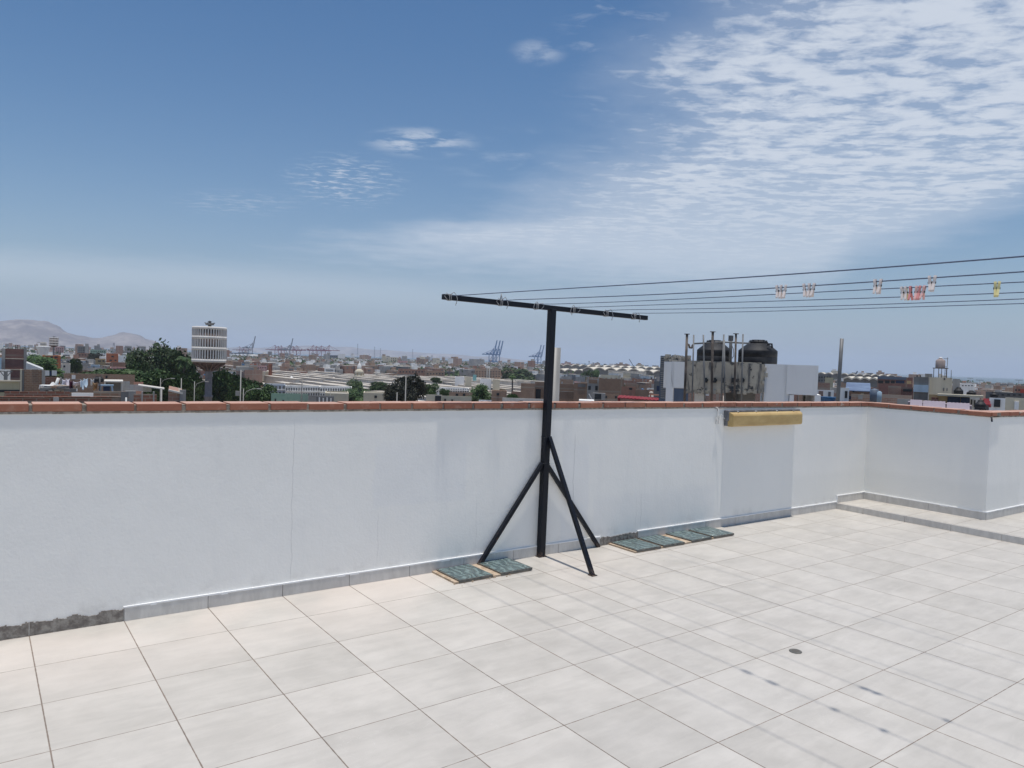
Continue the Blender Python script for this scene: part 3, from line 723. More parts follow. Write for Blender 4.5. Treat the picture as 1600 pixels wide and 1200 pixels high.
def tank(px, py_top, py_bot, wpx, D, label, m=F_BLK, stand=None, group=None, cat='water tank', slim=False):
    c = P(px, py_bot, D); r_ = wpx/2/FPX*D; zt = P(px, py_top, D).z; h = zt-c.z
    root = empty('water_tank', c); tag(root, label, cat, group)
    q = MB(); pf = [(r_*.97, 0), (r_, .04*h)]
    for k in range(4): z = h*(.06+.16*k); pf += [(r_, z), (r_*.985, z+.02*h), (r_*.985, z+.035*h), (r_, z+.055*h)]
    pf = [(r_*.985, 0), (r_, .05*h), (r_, .28*h), (r_*.992, .285*h), (r_*.992, .30*h), (r_, .305*h), (r_, h*.54), (r_*.985, h*.56), (r_*.95, h*.585), (r_*.52, h*.85), (r_*.46, h*.865)]
    if slim: pf = [(r_, 0), (r_, h*.9), (r_*.6, h*.95), (r_*.5, h*.96)]
    q.lathe(pf, n=28); q.build('body', m, root)
    q = MB(); q.lathe([(r_*.44, h*.86), (r_*.50, h*.87), (r_*.50, h*.92), (r_*.42, h*.95), (r_*.34, h)], n=16)
    for k in range(10): a_ = k*.628; q.box((r_*.44*math.cos(a_), r_*.44*math.sin(a_), h*.945), (.05*r_, .05*r_, h*.07), a_)
    q.build('lid', m, root)
    return root
def rod(name, label, cat, p0, p1, r, m, group=None):
    q = MB(); q.tube([Vector(p0)-Vector(p0), Vector(p1)-Vector(p0)], r, 8); o = q.build(name, m, loc=p0)
    return tag(o, label, cat, group)

# --- nearest roofs at the left edge
r_, w_, h_, iv = bld('long low red brick roof parapet right below the coping at the left', -70, 205, 621, 20, 7, B_RED, name='brick_house')
part_box(r_, iv, 83, 92, 620.5, 640, 20, -.05, .0, F_GRY, 'column'); part_box(r_, iv, 205-16, 205-4, 612, 640, 20, -.04, .01, F_DGR, 'column')
q = MB()
rr = random.Random(3)
for k in range(60): q.box((-w_/2+rr.uniform(0, w_), .05, h_+rr.uniform(0, .008)), (rr.uniform(.1, .5), .12, rr.uniform(.01, .03)))
q.build('mortar_ridge', B_RED, r_)
r_, w_, h_, iv = bld('second brick parapet row, brick red, under the hanging laundry', 8, 110, 612, 30, 12, B_RED, name='brick_house')
r_, w_, h_, iv = bld('brick parapet with broken rendered top right of the laundry', 146, 212, 611.5, 27, 6, B_BRN, name='brick_house')
part_box(r_, iv, 196, 212, 611, 640, 27, -.06, .2, F_GRY, 'column')
bld('white painted ledge wall standing between two brick parapets', 112, 146, 614, 26, 3, F_WHT, name='low_house', roof=F_ROOFL)
r_, w_, h_, iv = bld('small brick roof room with grey columns in front of the trees', 209, 245, 616, 26, 5, B_RED, name='brick_house')
for a_ in (222, 240): part_box(r_, iv, a_-1.2, a_+1.2, 612, 640, 26, -.05, .1, F_GRY, 'column')
# slanted pinkish brick piece
c0 = P(263, 611, 28); c1 = P(285, 616, 28); w_ = (c1-c0).length
q = MB(); k = [(0, G), (w_, G), (w_, c1.z), (0, c0.z)]
root = empty('brick_house', (c0.x, c0.y, 0), facing(274)); tag(root, 'pinkish brick wall with a slanting top in front of the tree mass', 'building')
q.v = [(x, y, z) for y in (0, 4) for x, z in k]; q.f = [(0, 1, 2, 3), (7, 6, 5, 4), (0, 4, 5, 1), (1, 5, 6, 2), (2, 6, 7, 3), (3, 7, 4, 0)]; q.mi = [0]*6; q.sm = [False]*6
q.build('wall', B_PNK, root); q = MB(); q.bar((0, 0, c0.z+.03), (w_, 0, c1.z+.03), .25, .06); q.build('coping', F_ROOFL, root)
q = MB(); q.bar((w_, 0, c1.z-1.5), (w_, 0, c1.z+.15), .2, .2); q.build('column', F_GRY, root)
# parked grey van seen over the brick row
def car(px, py, wpx, D, m, label, hood=True):
    c = P(px, py, D); L = wpx/FPX*D; root = empty('parked_car', (c.x, c.y, c.z), facing(px)); tag(root, label, 'car'); s = L/4.4
    q = MB(); q.v = []; prof = [(-2.2, .25), (-2.2, .75), (-1.95, .9), (-1.2, 1.0), (-.6, 1.42), (1.1, 1.45), (1.9, .98), (2.2, .85), (2.2, .25)]
    n = len(prof); q.v = [(x*s, y*s, z*s) for y in (-.85, .85) for x, z in prof]
    q.f = [tuple(range(n)), tuple(reversed(range(n, 2*n)))]+[(j, n+j, n+(j+1) % n, (j+1) % n) for j in range(n)]; q.mi = [0]*(n+2); q.sm = [False]*(n+2)
    q.build('body', m, root, bev=.05*s)
    for x in (-1.35, 1.35):
        for y in (-.8, .8): w2 = MB(); w2.tube([(x*s, (y-.09)*s, .3*s), (x*s, (y+.09)*s, .3*s)], .32*s, 14); w2.build('wheel', F_BLK, root)
    w2 = MB(); w2.span(-.75*s, .95*s, -.87*s, .87*s, .98*s, 1.32*s); w2.build('window', F_GLS, root)
# --- left middle distance
r_, w_, h_, iv = bld('tall windowless dark red brick building at the far left above the cream wall', 3, 41, 545, 105, 12, B_DRK, name='brick_building')
part_box(r_, iv, 3, 8, 544.5, 600, 105, -.12, .3, F_GRY, 'column'); part_box(r_, iv, 37, 41.5, 544.5, 600, 105, -.12, .3, F_GRY, 'column')
part_box(r_, iv, 8, 37, 560, 561, 105, -.06, .1, F_CRM, 'string_course'); part_box(r_, iv, 8, 37, 577, 578, 105, -.06, .1, F_CRM, 'string_course')
for px in (24.5, 27.5, 39): part_box(r_, iv, px-.5, px+.5, 539, 545, 105, .1, .35, F_RUST, 'rebar')
r_, w_, h_, iv = bld('brown brick block with pale concrete corner columns at the left edge', 32, 70, 578, 58, 9, B_BRN, name='brick_building')
part_box(r_, iv, 31, 34, 577, 640, 58, -.1, .3, F_CRM, 'column'); part_box(r_, iv, 65, 70.3, 578.5, 640, 58, -.08, .3, F_GRY, 'column'); part_box(r_, iv, 50, 60, 576, 578.2, 58, -.05, .3, F_GRY, 'block')
part_box(r_, iv, 34, 37.5, 578.5, 640, 58, -.07, .3, F_DGR, 'column')
r_, w_, h_, iv = bld('cream walled house below two braced steel posts at the left edge', -60, 31.5, 595, 50, 8, F_OLV, name='house')
part_box(r_, iv, -60, 31.5, 594, 596, 50, -.1, .2, F_CRM, 'coping'); part_box(r_, iv, -60, 31, 609, 613, 50, -.02, .1, F_DARK, 'painted_shadow_strip')  # solid dark strip on the cream wall, shade put in as colour
bld('white rendered wall with two dark braced posts in front of it', -60, 17, 577, 57, 5, F_WHT, name='house')
for k, px in enumerate((7.5, 10.5)):
    a_ = P(px, 580, 55); q = MB(); q.bar((0, 0, P(px, 600, 55).z-a_.z), (0, 0, 0), .10); s = -1 if k == 0 else 1
    q.bar((0, 0, -.35), (s*.25, 0, 0), .05); q.bar((-.3*(k == 0), 0, .0), (.3*(k == 1), 0, 0), .06)
    tag(q.build('steel_post', F_DGR, loc=a_, rz=facing(px)), ('left one of two dark braced posts by the white wall', 'right one of two dark braced posts by the white wall')[k], 'post')
bld('pale bluish block corner cut by the left edge of the photo', -60, 3, 558, 100, 6, F_BLU, name='house')
r_, w_, h_, iv = bld('low red brick wall right of the brown brick block', 69, 93, 589, 64, 6, B_RED, name='brick_house')
for a_, b_ in ((70, 77), (81, 89)): part_box(r_, iv, a_, b_, 580.5, 588.5, 64, 2, 2.2, F_SHEET, 'panel')
part_box(r_, iv, 77.3, 80.7, 581, 588.5, 64, 2.05, 2.15, F_NAVY, 'panel')
bld('brown brick yard wall behind the laundry and black tanks', 100, 168, 584, 85, 10, B_BRN, name='brick_house', wins=[(112, 118, 586, 592, F_WHT)])
bld('brown brick flat house with a small dark window near the trees', 160, 211, 585, 75, 9, B_BRN, name='brick_house', wins=[(165, 168, 587, 591)])
r_, w_, h_, iv = bld('small peach coloured roof room beside corrugated fence', 209, 224, 597, 60, 5, F_PEACH, name='shed', roof=F_PEACH)
# corrugated fence and lean-to
def corr(px0, px1, py0, py1, D, label, m, n=30, cat='metal fence', name='corrugated_fence', py1r=None):
    a_, b_ = P(px0, py0, D), P(px1, py0 if py1r is None else py1r, D); zb = P((px0+px1)/2, py1, D).z; q = MB()
    for k in range(n):
        u0, u1 = k/n, (k+1)/n
        for (ua, ub, oa, ob) in ((u0, (u0+u1)/2, 0, .05), ((u0+u1)/2, u1, .05, 0)):
            pa, pb = a_.lerp(b_, ua), a_.lerp(b_, ub)
            q.box(((pa.x+pb.x)/2-a_.x, (pa.y+pb.y)/2-a_.y+(oa+ob)/2+.02*(1 if oa else -1), ((pa.z+pb.z)/2+zb)/2-a_.z), ((pb-pa).length*1.02, .03, (pa.z+pb.z)/2-zb), math.atan2(pb.y-pa.y, pb.x-pa.x))
    return tag(q.build(name, m, loc=a_), label, cat)
corr(189, 203, 596, 611, 52, 'tall pale corrugated sheet panel left of the peach roof room', F_SHEET, 16)
corr(203, 224, 601, 611, 51, 'lower pale corrugated fence running to the white lean-to', F_SHEET, 24)
corr(223, 237, 603, 612, 50, 'short pale corrugated fence under the white lean-to roof', F_SHEET, 12)
q = MB(); a_ = P(222, 602, 50); b_ = P(251, 606.5, 49); q.box((0, 0, 0), ((b_-a_).length, 1.6, .06), 0)
o = q.build('lean_to_roof', F_ROOFL, loc=(a_+b_)/2, rz=facing(236)); o.rotation_euler.y = .14; tag(o, 'white sloping lean-to roof sheet in front of the big tree', 'roof sheet')
q = MB(); a_ = P(163, 594.5, 52); b_ = P(192, 595.5, 52); q.box((0, 0, 0), ((b_-a_).length, 2.5, .07), 0)
for s in (-.46, .46): q.bar((s*(b_-a_).length, -1.1, -1.2), (s*(b_-a_).length, -1.1, 0), .08)
q.span(-(b_-a_).length*.45, (b_-a_).length*.45, 1.0, 1.1, -1.2, -.05, 1); tag(q.build('open_shed', [F_ROOFL, F_DGR], loc=(a_+b_)/2, rz=facing(177)), 'flat roofed open shed behind the pale blue frame', 'shed')
fr_ = P(166, 601, 47); L_ = 18/FPX*47
q = MB(); q.span(-L_/2, L_/2, 0, .3, -.08, 0)
for s in (-.44, .44): q.bar((s*L_, .1, -.42), (s*L_*.85, .1, -.04), .09)
q.span(-.2*L_, .25*L_, .1, .14, -.38, -.09, 1); tag(q.build('old_table', [F_BLU, F_NAVY], loc=fr_, rz=facing(166)), 'pale blue table frame standing on the brick roof', 'table')
tank(151.5, 588, 598, 8, 52, 'black water tank left of its twin above the brown yard wall', group='twin black tanks at the left')
tank(158, 588.5, 597, 6, 54, 'smaller black water tank behind the pale blue frame', group='twin black tanks at the left')
tank(82.5, 597, 606, 7, 45, 'small white drum lying among the roof clutter left of the laundry', F_WHT, cat='drum')
# junk and laundry
rod('leaning_board', 'long pale plank leaning over the roof clutter by the laundry', 'plank', P(84, 611, 44), P(91.5, 590.5, 44), .07, F_WHT)
rr = random.Random(21)
q = MB()
for k in range(70):
    p_ = P(rr.uniform(72, 112), rr.uniform(603, 611.5), rr.uniform(40, 46)); q.box(tuple(p_), (rr.uniform(.1, .8), rr.uniform(.1, .5), rr.uniform(.04, .22)), rr.random()*3, rr.randrange(4))
tag(q.build('roof_clutter', [F_WHT, F_DGR, F_GRY, B_BRN]), 'heap of planks, rubble and scrap on the brick roof by the laundry', 'scrap heap', kind='stuff')
def cloth(px0, px1, py0, py1, D, m, label, seed):
    a_, b_ = P(px0, py0, D), P(px1, py0, D); zb = P((px0+px1)/2, py1, D).z-a_.z; rr = random.Random(seed); q = MB(); nx, nz = 12, 8; ph = rr.random()*6; d_ = b_-a_; nrm = Vector((-d_.y, d_.x, 0)).normalized()
    for j in range(nz+1):
        for i in range(nx+1):
            u, v = i/nx, j/nz; off = math.sin(u*9+ph+v)*.10*v+math.sin(u*21+ph)*.04*v+.25*v*v*math.sin(ph)
            z = zb*v*(1+.18*math.sin(u*5+ph)) - .06*math.sin(u*math.pi)
            q.v.append(tuple(d_*(u+(.5-u)*.12*v*math.sin(ph))+nrm*off+Vector((0, 0, z))))
    for j in range(nz):
        for i in range(nx): k = j*(nx+1)+i; q.f.append((k, k+1, k+nx+2, k+nx+1)); q.mi.append(0); q.sm.append(True)
    o = q.build('hanging_cloth', m, loc=a_); sd = o.modifiers.new('thick', 'SOLIDIFY'); sd.thickness = .012
    tag(o, label, 'laundry', 'laundry hung on the brick roof')
C_W = far('white_cloth', (.66, .62, .68), (.78, .74, .80), 3.); C_M = far('maroon_cloth', (.09, .03, .05), (.13, .05, .07), 3.)
C_B = far('blue_cloth', (.32, .42, .52), (.55, .62, .68), 4.); C_O = far('tan_cloth', (.36, .20, .10), (.45, .28, .15), 3.)
cloth(97, 104, 592, 604, 42, C_W, 'white sheet at the left end of the distant laundry', 1)
cloth(103, 109, 591.5, 603, 41, C_W, 'crumpled white sheet beside the dark maroon cloth', 2)
cloth(108.5, 114, 594, 607, 40, C_M, 'dark maroon cloth hanging between white sheets', 3)
cloth(113, 126, 595.5, 602, 41, C_W, 'low white and pink cloth strung right of the maroon one', 4)
cloth(126, 131, 593, 606, 40, C_B, 'pale blue striped cloth, left of two', 5); cloth(131, 137, 591, 602, 41, C_B, 'pale blue striped cloth, right of two', 6)
cloth(142, 147, 592, 601, 43, F_WHT, 'small white shirts hung right of the blue cloths', 7); cloth(145.5, 152, 597.5, 608, 42, C_O, 'tan cloth hanging below the black tanks', 8)
a_ = P(95, 591, 41.5); q = MB(); q.tube([(0, 0, 0), tuple(P(125, 593.5, 41.5)-a_), tuple(P(156, 590, 41.5)-a_)], .015, 5); tag(q.build('washing_line', F_DGR, loc=a_), 'distant washing line that carries the laundry over the brick roof', 'clothesline')
for k, px in enumerate((95, 156)): rod('line_post', ('post at the left end of the distant washing line', 'post at the right end of the distant washing line')[k], 'post', P(px, 612, 41.5), P(px, 589, 41.5), .03, F_DGR)
# small pale things on the second roof
q = MB(); a_ = P(197, 628, 19); q.tube([(0, 0, -.6), (0, 0, P(197, 621, 19).z-a_.z)], .018, 6); tag(q.build('white_pipe', M_WHITEWIRE, loc=a_), 'thin white pipe sticking up over the near brick row', 'pipe')
# more left buildings
r_, w_, h_, iv = bld('orange red block of flats with dark balcony openings behind the small tree', 66, 95, 556, 190, 14, F_ORG, name='apartment_building', wins=[(79, 82.5, 557, 559.5), (85, 90, 557, 559.5), (79, 82.5, 561.5, 564), (85, 90, 561.5, 564), (79, 82.5, 566.5, 569), (85, 90, 566.5, 569), (86, 90, 571, 573.5), (68, 72, 559, 561.5), (68, 72, 564, 566)])
part_box(r_, iv, 71, 83, 554.5, 556, 190, -.2, 2, F_CRM, 'cornice')
bld('white low house with a dark opening behind the small tree', 42, 61, 554, 250, 12, F_WHT, name='house', wins=[(49, 57, 555, 556.5)])
c = P(67.5, 555, 225); q = MB(); q.lathe([(.5, -1), (.9, 0), (1.55, 2.1), (1.6, 2.3), (.4, 2.4)], n=16); q.lathe([(.7, 2.35), (.7, 3.4)], n=12, mi=1); q.tube([(0, 0, -6), (0, 0, 0)], .5, 8)
tag(q.build('tapered_tank', [F_WHT, F_GRY], loc=c), 'white tapered water tank standing beside a thin pole', 'water tank')
r_, w_, h_, iv = bld('white shed with pale sloping roof between the brick block and the tree', 40.5, 68, 577, 105, 8, F_WHT, name='shed')
a_ = inv = None
q = MB(); ww = w_/2; q.v = [(-ww, -.2, h_), (ww, -.2, h_), (ww, 8, h_), (-ww, 8, h_), (-ww, -.2, h_+.78), (-ww, 8, h_+.78)]; q.f = [(0, 1, 4), (4, 1, 2, 5), (5, 2, 3), (4, 5, 3, 0)]; q.mi = [0]*4; q.sm = [False]*4
q.build('pitched_roof', F_SHEET, r_)
# skyline on the left
bld('stepped dark apartment block standing alone on the left skyline', 121, 139, 541, 700, 20, F_DGR, name='apartment_building', wins=grid(122, 138, 542, 556, 5, 4))
bld('taller stair tower of the stepped dark block', 133, 138.5, 537, 698, 8, F_GRY, name='stair_tower')
bld('left one of two grey high-rise blocks on the left skyline', 195, 206, 540.5, 1100, 25, F_GRY, name='apartment_building', wins=grid(195.5, 205.5, 542, 552, 4, 4))
bld('right one of two grey high-rise blocks on the left skyline', 216, 228, 541, 1100, 25, F_GRY, name='apartment_building', wins=grid(216.5, 227.5, 542, 552, 4, 4)); bld('low wing attached to the right grey high-rise', 212, 219, 547, 1090, 20, F_CRM, name='low_block')
bld('wide greyish green block between the stepped block and the mast', 141, 166, 547, 650, 20, F_GRN, name='apartment_building', wins=grid(142, 165, 548, 554, 7, 2))
bld('pink and grey block behind the far small water tower', 86, 100, 541.5, 820, 20, F_PNK, name='apartment_building', wins=grid(87, 99, 543, 551, 4, 3))
bld('brick red upper house at the foot of the stepped dark block', 120, 143, 552, 520, 15, B_RED, name='house', wins=grid(122, 141, 553, 556, 4, 1))
bld('reddish brick house with three dark windows left of the tree mass', 166, 185, 553, 360, 15, F_ORG, name='house', wins=[(171, 175, 562, 564), (179, 182, 562, 564), (174, 178, 556, 558)])
bld('plain white house right of the reddish one near the tree mass', 185, 204, 556, 330, 15, F_WHT, name='house', wins=[(196, 199, 560, 563)])
bld('white house half hidden by the tree mass', 202, 217, 559, 280, 14, F_SHW, name='house', wins=[(206, 208, 563, 566)])
bld('ochre house with dark window band left of centre', 149, 165, 561, 300, 12, F_OCH, name='house', wins=[(153, 158, 563, 565), (160, 163, 563, 565)])
bld('long red roofed brick house above the arched white porch', 172, 206, 567, 240, 10, B_RED, name='brick_house')
bld('white porch house with small openings below the red roof', 172, 205, 574.5, 200, 8, F_PNK, name='house', wins=grid(175, 203, 576, 579, 5, 1, .7, .9))
bld('blue and white small house beside the green hedge', 142, 156, 571, 210, 9, F_BLU, name='house', wins=[(145, 148, 573, 576)])
bld('grey house with flat roof in the far left street', 103, 120, 562, 260, 10, F_GRY, name='house', wins=grid(104, 119, 563, 567, 3, 1)); bld('low pale house in the left middle distance', 96, 110, 569, 190, 10, F_ROOFL, name='house', wins=[(99, 102, 571, 574)])
# lattice mast
def mast(px, py, D, label, w=2.2, m=F_CGRY):
    b_ = P(px, py, D); h = b_.z-G; root = MB()
    for i in range(int(h/4)+1):
        z0, z1 = i*h/(int(h/4)+1), (i+1)*h/(int(h/4)+1); s0, s1 = w*(1-z0/h*.8)/2, w*(1-z1/h*.8)/2
        for (x, y), (x2, y2) in zip(((-1, -1), (1, -1), (1, 1), (-1, 1)), ((1, -1), (1, 1), (-1, 1), (-1, -1))):
            root.bar((x*s0, y*s0, z0), (x*s1, y*s1, z1), .25); root.bar((x*s0, y*s0, z0), (x2*s1, y2*s1, z1), .14)
    return tag(root.build('lattice_mast', m, loc=(b_.x, b_.y, G), rz=facing(px)), label, 'mast')
mast(178, 535.5, 800, 'lattice radio mast between the low skyline and the grey high-rises', 4)
for k, (px, py, lb) in enumerate(((559, 537, 'tall thin radio mast left of the two shorter masts'), (585.5, 541.5, 'dark thin mast left of the pale block of flats'), (594.5, 544, 'thin mast just above the pale block of flats'), (645, 545, 'tall mast near the white storage domes'),
    (654.5, 557, 'short thin mast right of the tall mast near the domes'), (577, 553, 'short thick signal tower in front of the masts'))): mast(px, py, 1500+80*k, lb, 5 if k == 5 else 2.6)

# --- the two slotted water towers
M_TWR = far('tower_white', (.66, .62, .58), (.76, .73, .69), .6); M_TWRD = far('tower_dark', (.12, .085, .075), (.2, .14, .12), 1.); M_TWRC = far('tower_stem', (.16, .15, .16), (.24, .23, .24), .8)
def water_tower(px, ytop, ybot, wpx, D, label, nf=40, tiers=3):
    c = P(px, ybot, D); r_ = wpx/2/FPX*D; H = P(px, ytop, D).z-c.z; hb = c.z-G
    root = empty('water_tower', (c.x, c.y, G), 0); tag(root, label, 'water tower')
    q = MB(); q.lathe([(r_*.14, 0), (r_*.22, .1), (r_*.22, hb*.45), (r_*.26, hb*.46), (r_*.26, hb*.48), (r_*.205, hb*.50), (r_*.20, hb-.28*H), (r_*.3, hb-.18*H)], n=20); q.build('stem', M_TWRC, root)
    q = MB(); q.lathe([(r_*.2, hb-.22*H), (r_*.36, hb-.11*H), (r_*.88, hb-.02*H), (r_*.9, hb)], n=24, mi=0)
    for k in range(16):
        a_ = k*math.pi/8; q.bar((r_*.2*math.cos(a_), r_*.2*math.sin(a_), hb-.24*H), (r_*.93*math.cos(a_), r_*.93*math.sin(a_), hb-.02*H), .16*r_/3, .3*r_/3, mi=1)
    q.build('flared_support', [M_TWRD, M_TWRD], root)
    q = MB(); q.lathe([(r_*.90, hb+.02*H), (r_*.90, hb+.97*H)], n=36); q.build('inner_drum', M_TWRD, root)
    bands = [0, .10, .36, .44, .68, .78, 1.0-.0]
    q = MB()
    def ring(z0, z1): q.lathe([(r_*.9, hb+z0*H), (r_*.985, hb+z0*H), (r_*.985, hb+z1*H), (r_*.9, hb+z1*H)], n=48)
    for z0, z1 in ((0, .09), (.345, .43), (.655, .74), (.93, 1.0)): ring(z0, z1)
    q.build('ring_band', M_TWR, root)
    for z0, z1 in ((.09, .345), (.43, .655), (.74, .93)):
        q = MB()
        for k in range(nf):
            a_ = 2*math.pi*k/nf; q.box((r_*.955*math.cos(a_), r_*.955*math.sin(a_), hb+(z0+z1)/2*H), (r_*.07, r_*.066, (z1-z0)*H), a_)
        q.build('fin_row', M_TWR, root)
    q = MB(); q.lathe([(r_*.95, hb+.985*H), (r_*.9, hb+1.005*H), (r_*.1, hb+1.01*H)], n=36)
    q.lathe([(r_*.1, hb+H), (r_*.1, hb+1.05*H), (r_*.25, hb+1.06*H), (r_*.26, hb+1.10*H), (r_*.1, hb+1.12*H), (r_*.08, hb+1.15*H), (r_*.14, hb+1.155*H), (r_*.02, hb+1.18*H)], n=12, mi=1)
    for k in range(8): a_ = k*.785; q.bar((0, 0, hb+1.04*H), (r_*.3*math.cos(a_), r_*.3*math.sin(a_), hb+1.12*H), .12, mi=1)
    q.build('cap', [M_TWR, F_DGR], root)
water_tower(326.5, 511, 566, 47.5, 150, 'large white slotted water tower rising out of the green trees')
water_tower(84, 527.5, 539.5, 11, 420, 'small distant slotted water tower on a thin stem near the orange flats', 20)

# --- trees
def f_leaf(c1, c2, lit_tint):
    def fn(t, b):
        p = objc(t); n = t.noise(p, .55, 4., .6); r = t.add('ShaderNodeNewGeometry').outputs['Random Per Island']
        c = t.mix(t.step(n, .35, .65), c1, c2); c = t.mix(t.m('MULTIPLY', t.step(r, .55, 1.), .7), c, lit_tint)  # random leaves tinted lighter, sunlit foliage put into the colour
        c = t.vm('SCALE', c, t.m('MULTIPLY_ADD', orand(t), .4, .8)); t.put(b.inputs['Base Color'], c)
    return fn
L_DK = mat('dark_leaf', rough=.6, fn=f_leaf((.02, .04, .016), (.045, .085, .028), (.085, .13, .04)), spec=.25)
L_MD = mat('green_leaf', rough=.6, fn=f_leaf((.03, .065, .02), (.055, .105, .03), (.10, .16, .05)), spec=.25)
L_BR = mat('brownish_leaf', rough=.6, fn=f_leaf((.025, .028, .022), (.045, .05, .033), (.07, .07, .05)), spec=.2)
M_BARK = mat('bark', rough=.95, fn=noisy((.06, .045, .035), (.13, .10, .08), 6., bump=0))
def crown_data(seed, n, lobes, leaf, flat=1.):
    rr = random.Random(seed); q = MB(); L = []
    for _ in range(lobes):
        a_ = rr.uniform(0, 6.283); rad = rr.uniform(.15, .62); z = rr.uniform(-.35, .55)
        L.append((rad*math.cos(a_), rad*math.sin(a_), z*flat, rr.uniform(.22, .42)))
    for _ in range(n):
        cx, cy, cz, r_ = rr.choice(L); v = Vector((rr.gauss(0, 1), rr.gauss(0, 1), rr.gauss(0, 1)+.25)).normalized()*r_*(rr.uniform(.55, 1.08) if rr.random() < .85 else rr.uniform(.9, 1.35))
        v.z *= .8*flat; p_ = Vector((cx, cy, cz))+v; s = leaf*rr.uniform(.5, 1.5)
        ax = Vector((rr.gauss(0, 1), rr.gauss(0, 1), rr.gauss(0, 1))).normalized(); ay = ax.orthogonal().normalized(); ay = (ay+ax*rr.uniform(-.3, .3))
        q.face([p_-ax*s, p_-ay*s*.6, p_+ax*s, p_+ay*s*.6])
    ext = lambda i, a: sorted(v[i] for v in q.v)[int(len(q.v)*a)]
    x0, x1, y0, y1, z0, z1 = ext(0, .01), ext(0, .99), ext(1, .01), ext(1, .99), ext(2, .01), ext(2, .99)
    q.v = [((v[0]-(x0+x1)/2)*2/(x1-x0), (v[1]-(y0+y1)/2)*2/(y1-y0), (v[2]-(z0+z1)/2)*2/(z1-z0)) for v in q.v]
    return q
crowns = {}
def tree(px, py_top, wpx, hpx, D, label, kind='md', seed=None, n=5200, group=None, flat=1., name='leafy_tree'):
    """crown top at py_top, crown size in px at distance D"""
    seed = seed if seed is not None else int(px*7) % 5; key = (seed, n > 3500, round(flat, 1))
    W = wpx/2/FPX*D; H = hpx/2/FPX*D; top = P(px, py_top, D); cz = top.z-H
    m = {'md': L_MD, 'dk': L_DK, 'br': L_BR}[kind]; kk = key+(kind,)
    if kk not in crowns: crowns[kk] = crown_data(seed*13+5, n, 16, .048 if n > 3500 else .075, flat).data('crown', m)
    root = empty(name, (top.x, top.y, G), 0); tag(root, label, 'tree', group)
    c = bpy.data.objects.new('crown', crowns[kk]); col.objects.link(c); c.parent = root; c.location = (0, 0, cz-G); c.scale = (W, W, H*1.05); c.rotation_euler = (0, 0, random.uniform(0, 6.28))
    q = MB(); tz = max(cz-G, 1); q.tube([(0, 0, 0), (.1, .05, tz*.5), (0, .1, tz)], [.05*W+.12, .04*W+.1, .03*W+.05], 8)
    rr = random.Random(seed)
    for k in range(6):
        a_ = k*1.05+rr.random(); q.tube([(0, 0, tz*.6), (.25*W*math.cos(a_), .25*W*math.sin(a_), tz-.15*H), (.55*W*math.cos(a_), .55*W*math.sin(a_), tz+.3*H)], [.03*W+.04, .02*W+.03, .02], 6)
    q.build('trunk', M_BARK, root); return root
